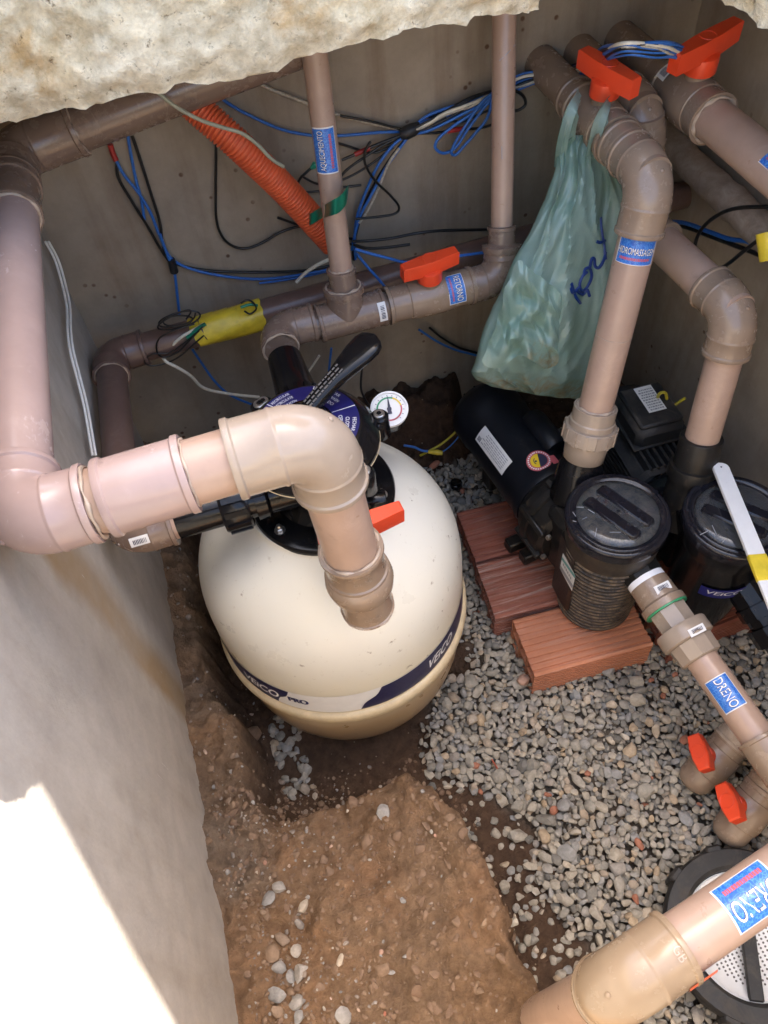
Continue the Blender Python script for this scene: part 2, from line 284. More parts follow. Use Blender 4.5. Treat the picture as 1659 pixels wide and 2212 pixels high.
def mat_bag():
    m, t, b = nodes_of('green_film'); v = objcoord(t); nt_ = t
    n = noise_node(t, 12, 5, 0.6, v)
    at = N(t, 'ShaderNodeAttribute', attribute_name='mud'); sp = N(t, 'ShaderNodeSeparateColor'); t.links.new(at.outputs['Color'], sp.inputs[0])
    c = ramp(t, n.outputs[0], [(0.35, (0.33, 0.49, 0.43)), (0.65, (0.45, 0.60, 0.54))]).outputs[0]
    nm = noise_node(t, 22, 6, 0.7, v, 0.6); fm = ramp(t, nm.outputs[0], [(0.44, (0, 0, 0)), (0.60, (1, 1, 1))]).outputs[0]
    mm = N(t, 'ShaderNodeMath', operation='MULTIPLY'); t.links.new(fm, mm.inputs[0]); t.links.new(sp.outputs[0], mm.inputs[1])
    c = mix(t, mm.outputs[0], c, (0.40, 0.34, 0.22)); t.links.new(c, b.inputs['Base Color'])
    b.inputs['Roughness'].default_value = 0.16; b.inputs['Specular IOR Level'].default_value = 0.9
    tr = N(t, 'ShaderNodeBsdfTranslucent'); t.links.new(c, tr.inputs[0]); tp = N(t, 'ShaderNodeBsdfTransparent'); tp.inputs[0].default_value = (0.62, 0.86, 0.78, 1)
    m1 = N(t, 'ShaderNodeMixShader'); m1.inputs[0].default_value = 0.38; t.links.new(b.outputs[0], m1.inputs[1]); t.links.new(tr.outputs[0], m1.inputs[2])
    m2 = N(t, 'ShaderNodeMixShader'); m2.inputs[0].default_value = 0.27; t.links.new(m1.outputs[0], m2.inputs[1]); t.links.new(tp.outputs[0], m2.inputs[2])
    t.links.new(m2.outputs[0], t.nodes['Material Output'].inputs[0])
    nb = noise_node(t, 45, 5, 0.65, v, 1.0); bump(t, b, nb.outputs[0], 0.45, 0.004)
mat_bag()
# ------------------------------------------------------------------ object helpers
def make_mesh(name, V, F, mat=None, smooth=True, sharp=None):
    me = bpy.data.meshes.new(name); me.from_pydata([tuple(map(float, v)) for v in V], [], [tuple(f) for f in F])
    me.update()
    if smooth:
        me.polygons.foreach_set('use_smooth', [True]*len(me.polygons))
        try: me.set_sharp_from_angle(angle=R_(sharp or 38))
        except Exception: pass
    if mat:
        for k in (mat if isinstance(mat, (list, tuple)) else [mat]): me.materials.append(MATS[k])
    return me
def tag(o, label=None, cat=None, group=None, kind=None):
    if label: o['label'] = label
    if cat: o['category'] = cat
    if group: o['group'] = group
    if kind: o['kind'] = kind
    return o
def thing(name, base, label, cat, group=None):
    o = bpy.data.objects.new(name, None); o.location = tuple(map(float, base)); o.empty_display_size = 0.03
    COL.objects.link(o); return tag(o, label, cat, group)
def part(name, geo, mat, parent, smooth=True, sharp=None, label=None):
    V, F = geo; me = make_mesh(name, V, F, mat, smooth, sharp); o = bpy.data.objects.new(name, me); COL.objects.link(o)
    o.parent = parent
    if parent.type == 'EMPTY': o.location = -parent.location
    elif parent.parent is None: o.location = -parent.location
    if label: o['label'] = label
    return o
def solo(name, geo, mat, label=None, cat=None, group=None, kind=None, smooth=True, sharp=None):
    V, F = geo; V = np.asarray(V, float); base = A((V[:, 0].min()+V[:, 0].max())/2, (V[:, 1].min()+V[:, 1].max())/2, V[:, 2].min())
    me = make_mesh(name, V-base, F, mat, smooth, sharp); o = bpy.data.objects.new(name, me); COL.objects.link(o)
    o.location = tuple(base); return tag(o, label, cat, group, kind)
def join(*gs):
    V = []; F = []; n = 0
    for v, f in gs:
        v = np.asarray(v, float); V.append(v); F += [tuple(i+n for i in q) for q in f]; n += len(v)
    return np.concatenate(V), F
def frames(P):
    P = np.asarray(P, float); n = len(P); T = np.zeros_like(P)
    for i in range(n):
        a = i; b = i
        while b < n-1 and np.linalg.norm(P[b]-P[i]) < 1e-7: b += 1
        while a > 0 and np.linalg.norm(P[a]-P[i]) < 1e-7: a -= 1
        t = np.zeros(3)
        if np.linalg.norm(P[b]-P[i]) > 1e-7: t += unit(P[b]-P[i])
        if np.linalg.norm(P[i]-P[a]) > 1e-7: t += unit(P[i]-P[a])
        T[i] = unit(t)
    u = np.cross(T[0], A(0, 0, 1) if abs(T[0][2]) < 0.9 else A(0, 1, 0)); u = unit(u); U = []
    for i in range(n):
        u = unit(u - T[i]*(u@T[i])); U.append(u)
    U = np.array(U); return T, U, np.cross(T, U)
def sweep(P, rad, n=24, cap=True, flat=None):
    P = np.asarray(P, float)
    if np.isscalar(rad): rad = np.full(len(P), rad)
    T, U, W = frames(P); an = np.arange(n)*2*math.pi/n; V = []; F = []
    ca, sa = np.cos(an), np.sin(an)
    for i in range(len(P)):
        V.append(P[i] + rad[i]*(ca[:, None]*U[i]*(flat or 1) + sa[:, None]*W[i]))
    V = np.concatenate(V)
    for i in range(len(P)-1):
        for k in range(n):
            a = i*n+k; b = i*n+(k+1) % n; F.append((a, b, b+n, a+n))
    if cap:
        F.append(tuple(range(n-1, -1, -1))); F.append(tuple((len(P)-1)*n+k for k in range(n)))
    return V, F
def lathe(P, d, prof, n=32, cap=True):
    P = np.asarray(P, float); d = unit(d)
    u = unit(np.cross(d, A(0, 0, 1) if abs(d[2]) < 0.9 else A(0, 1, 0))); w_ = np.cross(d, u)
    an = np.arange(n)*2*math.pi/n; V = []; F = []
    for t, r in prof:
        V.append(P + d*t + r*(np.cos(an)[:, None]*u + np.sin(an)[:, None]*w_))
    V = np.concatenate(V); m = len(prof)
    for i in range(m-1):
        for k in range(n):
            a = i*n+k; b = i*n+(k+1) % n; F.append((a, b, b+n, a+n))
    if cap: F.append(tuple(range(n-1, -1, -1))); F.append(tuple((m-1)*n+k for k in range(n)))
    return V, F
def spline(pts, sub=8):
    P = [np.asarray(p, float) for p in pts]; P = [2*P[0]-P[1]] + P + [2*P[-1]-P[-2]]; out = []
    for i in range(1, len(P)-2):
        for k in range(sub):
            t = k/sub; a, b, c, d = P[i-1:i+3]
            out.append(0.5*((2*b) + (c-a)*t + (2*a-5*b+4*c-d)*t*t + (3*b-a-3*c+d)*t**3))
    out.append(P[-2]); return np.array(out)
def box(c, ax, ay, az, bev=0.0):
    """box centre c, half-extent vectors; optional chamfer"""
    c = np.asarray(c, float); ax, ay, az = (np.asarray(q, float) for q in (ax, ay, az))
    if bev <= 0:
        V = [c+sx*ax+sy*ay+sz*az for sx in (-1, 1) for sy in (-1, 1) for sz in (-1, 1)]
        return np.array(V), [(0, 1, 3, 2), (4, 6, 7, 5), (0, 4, 5, 1), (2, 3, 7, 6), (0, 2, 6, 4), (1, 5, 7, 3)]
    lx, ly, lz = (np.linalg.norm(q) for q in (ax, ay, az)); ex, ey, ez = ax/lx, ay/ly, az/lz; V = []; idx = {}
    def v(sx, sy, sz, which):
        k = (sx, sy, sz, which)
        if k not in idx:
            d = [lx-bev, ly-bev, lz-bev]; d[which] += bev; idx[k] = len(V); V.append(c+sx*ex*d[0]+sy*ey*d[1]+sz*ez*d[2])
        return idx[k]
    F = []
    for w_ in range(3):
        for s in (-1, 1):
            q = []
            for a, b in ((-1, -1), (1, -1), (1, 1), (-1, 1)):
                t = [0, 0, 0]; t[w_] = s; t[(w_+1) % 3] = a; t[(w_+2) % 3] = b; q.append(v(*t, w_))
            F.append(tuple(q if s > 0 else q[::-1]))
    for w_ in range(3):       # edges along axis w_
        b_, c_ = (w_+1) % 3, (w_+2) % 3
        for sb in (-1, 1):
            for sc in (-1, 1):
                t0 = [0, 0, 0]; t0[b_] = sb; t0[c_] = sc; t1 = list(t0); t0[w_] = -1; t1[w_] = 1
                q = [v(*t0, b_), v(*t1, b_), v(*t1, c_), v(*t0, c_)]; F.append(tuple(q if sb*sc < 0 else q[::-1]))
    for sx in (-1, 1):
        for sy in (-1, 1):
            for sz in (-1, 1):
                q = [v(sx, sy, sz, k) for k in range(3)]; F.append(tuple(q if sx*sy*sz > 0 else q[::-1]))
    return np.array(V), F
def prism(poly, o, ex, ey, h):
    """polygon (2-D list) in plane o,ex,ey extruded by vector h, slightly chamfered at the far side"""
    o, ex, ey, h = (np.asarray(q, float) for q in (o, ex, ey, h)); n = len(poly); cen = np.mean(poly, axis=0)
    hn = unit(h); bev = 0.0025
    L0 = [o+ex*x+ey*y for x, y in poly]; L1 = [p+h-hn*bev for p in L0]
    L2 = []
    for x, y in poly:
        d = np.array([x, y])-cen; d = d*(1-bev/np.linalg.norm(d)) + cen; L2.append(o+ex*d[0]+ey*d[1]+h)
    V = np.array(L0+L1+L2); F = [tuple(range(n-1, -1, -1)), tuple(2*n+k for k in range(n))]
    for k in range(n):
        j = (k+1) % n; F += [(k, j, n+j, n+k), (n+k, n+j, 2*n+j, 2*n+k)]
    return V, F
# ---- lettering ----
_TXT = {}
def text_geo(s):
    if s not in _TXT:
        cu = bpy.data.curves.new('t', 'FONT'); cu.body = s; cu.size = 1.0; cu.resolution_u = 4
        ob = bpy.data.objects.new('t', cu); COL.objects.link(ob); dg = bpy.context.evaluated_depsgraph_get()
        me = bpy.data.meshes.new_from_object(ob.evaluated_get(dg)); V = np.array([tuple(v.co)[:2] for v in me.vertices]); F = [tuple(p.vertices) for p in me.polygons]
        bpy.data.objects.remove(ob); bpy.data.meshes.remove(me); bpy.data.curves.remove(cu)
        V = V - (V.min(0)+V.max(0))/2; V = V/(V[:, 1].max()-V[:, 1].min()); _TXT[s] = (V, F)
    return _TXT[s]
def text_at(s, fn, cx, cy, h, w=None, rot=0.0, bold=0.0, slant=0.0):
    V, F = text_geo(s); V = V*h
    if w: V = V*np.array([w/(V[:, 0].max()-V[:, 0].min()), 1])
    V = V + np.c_[V[:, 1]*slant, V[:, 1]*0]
    c, sn = math.cos(rot), math.sin(rot); V = np.c_[V[:, 0]*c-V[:, 1]*sn, V[:, 0]*sn+V[:, 1]*c]
    return np.array([fn(cx+x, cy+y) for x, y in V]), F
def grid_patch(fn, x0, x1, y0, y1, nx=12, ny=4):
    V = [fn(x0+(x1-x0)*i/nx, y0+(y1-y0)*j/ny) for j in range(ny+1) for i in range(nx+1)]
    F = [(j*(nx+1)+i, j*(nx+1)+i+1, (j+1)*(nx+1)+i+1, (j+1)*(nx+1)+i) for j in range(ny) for i in range(nx)]
    return np.array(V), F
def on_cyl(P, a, r, nrm, spin=0.0, flip=1):
    """maps label coords (x,y) onto a pipe: x runs along the pipe when spin=0"""
    P = np.asarray(P, float); a = unit(a); nrm = np.asarray(nrm, float); nrm = unit(nrm - a*(nrm@a)); b = np.cross(nrm, a)
    c, s = math.cos(spin), math.sin(spin)
    def f(lift):
        def g(x, y):
            u = x*c - y*s; v = (x*s + y*c)*flip; th = v/r
            return P + a*u + (r+lift)*(math.cos(th)*nrm + math.sin(th)*b)
        return g
    return f
def sticker(parent, mapf, w_, h_, text, small, txt_h=0.42, txt_w=None, ty=0.12, sy=-0.24):
    s = part('label_sticker', grid_patch(mapf(0.0006), -w_/2, w_/2, -h_/2, h_/2, 14, 14), 'sticker_white', parent)
    k = 0.94
    part('label_print', grid_patch(mapf(0.0010), -w_/2*k, w_/2*k, -h_/2*k, h_/2*k, 14, 14), 'label_water', s)
    tw = (txt_w or 0.82)*w_
    part('lettering_outline', join(*[text_at(text, mapf(0.0013), dx, ty*h_+dy, txt_h*h_, tw) for dx, dy in ((0.0006, -0.0006), (-0.0005, 0.0004))]), 'print_dark', s, smooth=False)
    part('lettering', text_at(text, mapf(0.0016), 0, ty*h_, txt_h*h_, tw), 'print_white', s, smooth=False)
    if small:
        g = []; x = -0.38*w_; rr = random.Random(len(text))
        while x < 0.36*w_: q = rr.uniform(0.02, 0.05)*w_; g.append(grid_patch(mapf(0.0014), x, x+q, (sy-0.05)*h_, (sy+0.05)*h_, 1, 2)); x += q+0.012*w_
        part('small_lettering', join(*g), 'print_red', s, smooth=False)
    return s
def barcode(parent, mapf, w_, h_, name='price_tag', n=9):
    s = part(name, grid_patch(mapf(0.0007), -w_/2, w_/2, -h_/2, h_/2, 6, 8), 'sticker_white', parent)
    g = []; x = -w_*0.34; r = random.Random(int(w_*1e5)+n)
    for k in range(n):
        b = w_*0.70/n*r.uniform(0.25, 0.7); g.append(grid_patch(mapf(0.0011), x, x+b, -h_*0.28, h_*0.22, 1, 3)); x += w_*0.70/n
    part('bar_print', join(*g), 'print_dark', s); return s
# ---- pipework ----
def pipe(parent, P, Q, r, mat, name='pipe'):
    P, Q = np.asarray(P, float), np.asarray(Q, float)
    return part(name, sweep([P, Q], r, 32), mat, parent)
def elbow(parent, din, c, dout, r, mat, ls=None, lo=None, k=1.17, name='elbow', rb=None, nub=True):
    """socketed 90-degree elbow: din = travel direction in, dout = out"""
    din, dout, c = unit(din), unit(dout), np.asarray(c, float); rb = rb or r*1.15; ls = ls or r*1.35; lo = lo or ls
    rs = r*k; rr = rs*1.055; bd = 0.006*r/0.03
    P = []; Rr = []
    def add(p, q): P.append(p); Rr.append(q)
    s = c-din*(rb+ls)
    add(s, r*0.99); add(s, rr*0.985); add(s+din*bd*0.2, rr); add(s+din*bd, rr); add(s+din*bd*1.3, rs); add(c-din*(rb+bd*0.9), rs); add(c-din*(rb+bd*0.55), rs*1.03); add(c-din*(rb+bd*0.3), rs*1.03); add(c-din*(rb+bd*0.02), rs*1.0)
    n = 10
    for i in range(n+1):
        t = i/n*math.pi/2; add(c - din*rb*(1-math.sin(t)) + dout*rb*(1-math.cos(t)), rs)
    add(c+dout*(rb+bd*0.02), rs); add(c+dout*(rb+bd*0.3), rs*1.03); add(c+dout*(rb+bd*0.55), rs*1.03); add(c+dout*(rb+bd*0.9), rs); e = c+dout*(rb+lo)
    add(e-dout*bd*1.3, rs); add(e-dout*bd, rr); add(e-dout*bd*0.2, rr); add(e, rr*0.985); add(e, r*0.99)
    g = sweep(P, Rr, 36)
    if nub:
        o = unit(din-dout); q = c+o*0.0
        pk = c - din*rb*(1-math.sin(0.785)) + dout*rb*(1-math.cos(0.785)) + o*rs
        g = join(g, lathe(pk-o*0.002, o, [(0, 0.0035), (0.003, 0.003), (0.0042, 0.0012)], 8))
    return part(name, g, mat, parent)
def coupling(parent, P, Q, r, mat, k=1.17, name='coupling', mid=False, glue=False):
    P, Q = np.asarray(P, float), np.asarray(Q, float); L = np.linalg.norm(Q-P); d = (Q-P)/L; rs = r*k; rr = rs*1.055; b = 0.006*r/0.03
    pr = [(0, r*0.99), (0, rr*0.985), (b*0.2, rr), (b, rr), (b*1.3, rs)]
    if mid: pr += [(L/2-b, rs), (L/2-b*0.6, rs*1.03), (L/2+b*0.6, rs*1.03), (L/2+b, rs)]
    pr += [(L-b*1.3, rs), (L-b, rr), (L-b*0.2, rr), (L, rr*0.985), (L, r*0.99)]
    o = part(name, lathe(P, d, pr, 36), mat, parent)
    return o
def gluebead(parent, P, d, r, seed=0, name='glue_bead', w_=0.003):
    P = np.asarray(P, float); d = unit(d); u = unit(np.cross(d, A(0, 0, 1) if abs(d[2]) < 0.9 else A(0, 1, 0))); v = np.cross(d, u); rr = random.Random(seed)
    ph = [rr.uniform(0, 6) for _ in range(3)]; pts = []; ra = []
    for i in range(49):
        a = i/48*2*math.pi; pts.append(P + d*0.0012*math.sin(3*a+ph[0])*math.sin(5*a+ph[2]) + r*(math.cos(a)*u+math.sin(a)*v)); ra.append(w_*(0.6+0.4*math.sin(2*a+ph[1])*math.sin(7*a)))
    ra[-1] = ra[0]
    return part(name, sweep(pts, ra, 8, False), 'glue', parent)
def lever_handle(parent, base, up, along, L=0.112, hub_r=0.023, hub_h=0.020, h=0.028, wid=0.026):
    """orange ball-valve lever: round hub below a long faceted bar"""
    up, along = unit(up), np.asarray(along, float); along = unit(along-up*(along@up)); sd = np.cross(up, along); base = np.asarray(base, float)
    o = part('handle', lathe(base, up, [(0, hub_r*0.93), (0.001, hub_r), (hub_h, hub_r), (hub_h+0.004, hub_r*0.96), (hub_h+0.006, hub_r*0.7)], 28), 'orange_handle', parent)
    poly = [(-L/2, -wid*0.34), (-L*0.16, -wid*0.5), (L*0.16, -wid*0.5), (L/2, -wid*0.34), (L/2, wid*0.34), (L*0.16, wid*0.5), (-L*0.16, wid*0.5), (-L/2, wid*0.34)]
    part('grip', prism(poly, base+up*hub_h, along, sd, up*h), 'orange_handle', o, sharp=30)
    rg = [base+up*(hub_h+h+0.0002)+0.012*(math.cos(a)*along+math.sin(a)*sd) for a in np.linspace(0, 2*math.pi, 25)]
    part('grip_mark', sweep(rg, 0.0007, 6, False), 'orange_handle', o)
    return o
def ball_valve(parent, P, Q, r, mat, up, along, L=0.112, name='valve_body', hs=1.0, bulge=1.36):
    P, Q = np.asarray(P, float), np.asarray(Q, float); Ln = np.linalg.norm(Q-P); d = (Q-P)/Ln; rs = r*1.2; rr = rs*1.07; b = 0.006
    pr = [(0, r), (0, rr), (b, rr), (b*1.3, rs), (Ln*0.24, rs), (Ln*0.25, rs*1.05), (Ln*0.27, rs*1.05), (Ln*0.31, r*bulge), (Ln*0.5, r*bulge*1.03), (Ln*0.69, r*bulge), (Ln*0.73, rs*1.05), (Ln*0.75, rs*1.05), (Ln*0.76, rs), (Ln-b*1.3, rs), (Ln-b, rr), (Ln, rr), (Ln, r)]
    o = part(name, lathe(P, d, pr, 36), mat, parent)
    up = unit(up); m = (P+Q)/2
    part('stem', lathe(m+up*r*0.9, up, [(0, r*0.62), (r*0.62, r*0.62), (r*0.62+0.002, r*0.56)], 24), mat, o)
    lever_handle(parent, m+up*(r*1.52), up, along, L*hs, 0.023*hs, 0.020*hs, 0.028*hs, 0.026*hs)
    return o
def union(parent, P, d, r, mat, L=0.10, name='union', nut=1.62, ribs=14):
    """collar, big ribbed nut, collar"""
    P = np.asarray(P, float); d = unit(d)
    pr = [(0, r), (0, r*1.28), (L*0.22, r*1.28), (L*0.24, r*1.36), (L*0.36, r*1.36)]
    o = part(name, lathe(P, d, pr + [(L*0.36, r)], 36), mat, parent)
    g = lathe(P+d*L*0.34, d, [(0, r*1.2), (0, r*nut*0.97), (L*0.02, r*nut), (L*0.26, r*nut), (L*0.28, r*nut*0.95), (L*0.28, r*1.2)], 40)
    u = unit(np.cross(d, A(0, 0, 1) if abs(d[2]) < 0.9 else A(0, 1, 0))); v = np.cross(d, u); gs = [g]
    for k in range(ribs):
        a = 2*math.pi*k/ribs; n_ = math.cos(a)*u+math.sin(a)*v; t_ = np.cross(d, n_)
        gs.append(box(P+d*L*0.48+n_*r*nut, n_*r*0.06, t_*r*0.10, d*L*0.125))
    part('union_nut', join(*gs), mat, o)
    part('lower_collar', lathe(P+d*L*0.60, d, [(0, r), (0, r*1.3), (L*0.03, r*1.33), (L*0.37, r*1.26), (L*0.39, r*1.2), (L*0.40, r)], 36), mat, o)
    return o
# ------------------------------------------------------------------ fast numpy noise
def vnoise(x, y, sc, seed):
    rg = np.random.default_rng(seed); G = rg.random((128, 128)); X = x*sc+50.3; Y = y*sc+50.7
    i = np.floor(X).astype(int); j = np.floor(Y).astype(int); u = X-i; v = Y-j; u = u*u*(3-2*u); v = v*v*(3-2*v); i %= 127; j %= 127
    return (G[i, j]*(1-u)+G[i+1, j]*u)*(1-v) + (G[i, j+1]*(1-u)+G[i+1, j+1]*u)*v - 0.5
def fbm(x, y, sc, seed, oc=5, g=0.5):
    s = 0; a = 1.0
    for k in range(oc): s = s + a*vnoise(x, y, sc*2**k, seed+k); a *= g
    return s
def sdist(px_, py_, poly):
    d = np.full(px_.shape, 9.0); ins = np.zeros(px_.shape, bool); n = len(poly)
    for k in range(n):
        ax, ay = poly[k]; bx, by = poly[(k+1) % n]; ex, ey = bx-ax, by-ay
        t = np.clip(((px_-ax)*ex+(py_-ay)*ey)/(ex*ex+ey*ey), 0, 1); d = np.minimum(d, np.hypot(px_-ax-t*ex, py_-ay-t*ey))
        c = ((ay > py_) != (by > py_)) & (px_ < (bx-ax)*(py_-ay)/(by-ay+1e-12)+ax); ins ^= c
    return np.where(ins, d, -d)
def smooth01(t): t = np.clip(t, 0, 1); return t*t*(3-2*t)
BANK = [(-0.6, -0.75), (0.165, -0.75), (0.158, -0.05), (0.150, 0.056), (0.136, 0.13), (0.142, 0.19), (0.122, 0.293), (0.098, 0.37), (0.064, 0.43), (0.02, 0.415), (-0.05, 0.42), (-0.15, 0.455), (-0.19, 0.50), (-0.6, 0.56)]
LEDGE = [(-0.6, 0.3), (-0.175, 0.3), (-0.190, 0.52), (-0.205, 0.70), (-0.215, 0.90), (-0.225, 1.05), (-0.24, 1.4), (-0.6, 1.4)]
def earth_z(x, y):
    wob = 0.024*fbm(x, y, 11, 3) + 0.012*fbm(x, y, 42, 9)
    d = sdist(x, y, BANK) + wob
    steep = np.where(y > 0.40, 0.085, 0.026) + 0.014*fbm(x, y, 9, 21)
    bank = smooth01((d+0.012)/np.maximum(steep, 0.013))**0.8
    top = 0.20 + 0.020*fbm(x, y, 6, 5) + 0.022*fbm(x, y, 26, 6) - 0.03*smooth01((y-0.30)/0.2) + 0.050*smooth01((x+0.06)/0.16) + 0.022*np.exp(-((d-0.028)/0.020)**2)*(x > -0.05) + 0.010*(0.5-np.abs(fbm(x, y, 34, 61)))*1.0 + 0.005*fbm(x, y, 110, 62) - 0.014*np.abs(fbm(x, y, 17, 64))
    z = 0.002 + 0.018*fbm(x, y, 8, 11) + 0.006*fbm(x, y, 60, 12)
    z = z + (top-z)*bank
    dl = sdist(x, y, LEDGE) + 1.1*wob
    led = smooth01((dl+0.01)/0.028); lt = 0.205 + 0.03*fbm(x, y, 20, 31) + 0.018*fbm(x, y, 70, 32) + 0.02*smooth01((-0.24-x)/0.04)
    z = np.maximum(z, z + (lt-z)*led)
    bk = smooth01((y - 1.16 + 2.2*wob - 0.10*smooth01((x-0.42)/0.1))/0.10); z = np.maximum(z, z + (0.165+0.05*fbm(x, y, 26, 41)-z)*bk)
    return z, bank, led, bk
def grid_earth():
    xs = np.arange(XL-0.03, XR+0.03, 0.0042); ys = np.concatenate([np.arange(-0.75, 0.0, 0.012), np.arange(0.0, YB+0.03, 0.0042)])
    Xg, Yg = np.meshgrid(xs, ys, indexing='ij'); Z, bank, led, bk = earth_z(Xg, Yg)
    nx, ny = Xg.shape; V = np.stack([Xg.ravel(), Yg.ravel(), Z.ravel()], 1)
    # crumble the steep faces sideways as well
    a = (np.arange(nx)[:, None]*ny+np.arange(ny)[None]); F = np.stack([a[:-1, :-1], a[1:, :-1], a[1:, 1:], a[:-1, 1:]], -1).reshape(-1, 4)
    me = bpy.data.meshes.new('earth_floor'); me.vertices.add(len(V)); me.vertices.foreach_set('co', V.ravel())
    me.loops.add(F.size); me.loops.foreach_set('vertex_index', F.ravel().astype(np.int32)); me.polygons.add(len(F)); me.polygons.foreach_set('loop_start', np.arange(0, F.size, 4, dtype=np.int32))
    me.update(calc_edges=True); me.validate()
    me.polygons.foreach_set('use_smooth', [True]*len(me.polygons))
    at = me.color_attributes.new('earth', 'FLOAT_COLOR', 'POINT'); dark_earth = (1-bank)*(1-led)*0.85 + 0.45*bk + 0.35*smooth01((Yg-0.33)/0.15)*bank
    dry = np.clip(led*0.75*(0.6+fbm(Xg, Yg, 18, 77)) + 0.25*bank*smooth01(0.5+1.6*fbm(Xg, Yg, 7, 78)), 0, 1)
    qq = np.clip((0.50-Yg)/0.26, 0, 1); ge = np.where(Yg > 0.62, 0.24, 0.115+0.115*qq*qq*(3-2*qq)); grav = smooth01((Xg-ge-0.015)/0.05)*(Yg < 1.15)*(1-bank)*(0.75+0.6*fbm(Xg, Yg, 20, 88)); grav = np.clip(grav, 0, 1)
    C = np.stack([np.clip(dark_earth, 0, 1).ravel(), dry.ravel(), grav.ravel(), 0*dry.ravel()+1], 1); at.data.foreach_set('color', C.ravel())
    me.materials.append(MATS['soil']); o = bpy.data.objects.new('earth_floor', me); COL.objects.link(o); tag(o, 'brown earth floor of the pit with a raised soil bank', kind='structure'); return o
grid_earth()
def ez(x, y): return float(earth_z(np.array([x]), np.array([y]))[0][0])
# ------------------------------------------------------------------ stones
import bmesh
def stone_protos(n=14, lev=2):
    out = []
    bm = bmesh.new(); bmesh.ops.create_icosphere(bm, subdivisions=lev, radius=1.0); base = np.array([v.co[:] for v in bm.verts]); F = np.array([[v.index for v in f.verts] for f in bm.faces]); bm.free()
    for k in range(n):
        V = base.copy()
        for q in range(13):
            nn = unit(rng.normal(size=3)); dd = rng.uniform(0.52, 0.86); s = V@nn; V = np.where((s > dd)[:, None], V - np.outer(s-dd, nn)*0.96, V)
        V = V*np.array([1.0, rng.uniform(0.55, 0.9), rng.uniform(0.38, 0.66)]); out.append(V/np.abs(V).max())
    return out, F
PROTO, PF = stone_protos()
PROTO1, PF1 = stone_protos(14, 1)
def stones_mesh(name, items, mat):
    """items: (x, y, z, size, tint)"""
    Vs = []; Fs = []; Ts = []; n = 0
    for (x, y, z, s, tint, *lv) in items:
        pk, fk = (PROTO1, PF1) if (lv or s < 0.0035) else (PROTO, PF)
        V = pk[rng.integers(len(pk))]; a = rng.uniform(0, 6.283); b = rng.normal(0, 0.35); c = rng.normal(0, 0.35)
        Rz = np.array([[math.cos(a), -math.sin(a), 0], [math.sin(a), math.cos(a), 0], [0, 0, 1]]); Rx = np.array([[1, 0, 0], [0, math.cos(b), -math.sin(b)], [0, math.sin(b), math.cos(b)]]); Ry = np.array([[math.cos(c), 0, math.sin(c)], [0, 1, 0], [-math.sin(c), 0, math.cos(c)]])
        Vs.append((V*s)@(Rz@Rx@Ry).T + [x, y, z]); Fs.append(fk+n); Ts.append(np.full(len(V), tint)); n += len(V)
    V = np.concatenate(Vs); F = np.concatenate(Fs).astype(np.int32); T = np.concatenate(Ts)
    me = bpy.data.meshes.new(name); me.vertices.add(len(V)); base = V.min(0); base[:2] = V[:, :2].mean(0)
    me.vertices.foreach_set('co', (V-base).ravel()); me.loops.add(F.size); me.loops.foreach_set('vertex_index', F.ravel()); me.polygons.add(len(F)); me.polygons.foreach_set('loop_start', np.arange(0, F.size, 3, dtype=np.int32)); me.update(calc_edges=True)
    me.polygons.foreach_set('use_smooth', [True]*len(F))
    try: me.set_sharp_from_angle(angle=R_(32))
    except Exception: pass
    at = me.color_attributes.new('tint', 'FLOAT_COLOR', 'POINT'); at.data.foreach_set('color', np.stack([T, T, T, T*0+1], 1).ravel())
    me.materials.append(MATS[mat]); o = bpy.data.objects.new(name, me); COL.objects.link(o); o.location = tuple(base); return o
def gravel_density(x, y):
    q = min(1.0, max(0.0, (0.50-y)/0.26)); edge = 0.115 + 0.115*q*q*(3-2*q) + 0.03*math.sin(y*23)      # left border of the gravel bed
    d = x-edge
    if y > 0.62: d = x-(0.24 + 0.02*math.sin(y*31))
    if y > 1.16: return 0
    t = min(1.0, max(0.0, (d+0.02)/0.075)); return t*t*(3-2*t)
def build_gravel():
    items = []; cell = {}
    def ok(x, y, r, lay):
        k = (int(x/0.03), int(y/0.03), lay)
        for i in (-1, 0, 1):
            for j in (-1, 0, 1):
                for (a, b, q) in cell.get((k[0]+i, k[1]+j, lay), ()):
                    if (a-x)**2+(b-y)**2 < (0.56*(r+q))**2: return False
        cell.setdefault(k, []).append((x, y, r)); return True
    for lay, tries in ((0, 26000), (1, 34000)):
        for _ in range(tries):
            x = rng.uniform(0.10, XR-0.01); y = rng.uniform(-0.25, 1.16); g = gravel_density(x, y)
            if lay == 1: g = (g-0.55)*2.2
            else: g = g**1.2
            if rng.random() > g: continue
            s = float(np.clip(rng.lognormal(math.log(0.0088), 0.33), 0.0045, 0.018))
            if not ok(x, y, s, lay): continue
            items.append((x, y, (0.004 if lay == 0 else 0.013) + s*0.30 + 0.02*max(0, g)*0.3, s, float(np.clip(rng.beta(1.5, 1.6)*0.97, 0, 0.97)) if rng.random() > 0.012 else 1.0) + ((1,) if lay == 0 else ()))
    # a pocket of stones caught between the filter and the wall footing
    for _ in range(60):
        x = rng.uniform(-0.165, -0.105); y = rng.uniform(0.50, 0.66); s = rng.uniform(0.006, 0.014); items.append((x, y, ez(x, y)+s*0.3, s, rng.uniform(0.1, 0.9)))
    # single stones trodden into the trench
    for _ in range(240):
        y = rng.uniform(-0.1, 0.52); x = rng.uniform(0.13, 0.26); s = rng.uniform(0.004, 0.011)
        items.append((x, y, ez(x, y)+s*0.12, s, rng.uniform(0.0, 0.97)))
    return items
g_ = build_gravel()
tag(stones_mesh('gravel', g_, 'gravel_stone'), 'grey and tan gravel spread over the pit floor', 'gravel', kind='stuff')
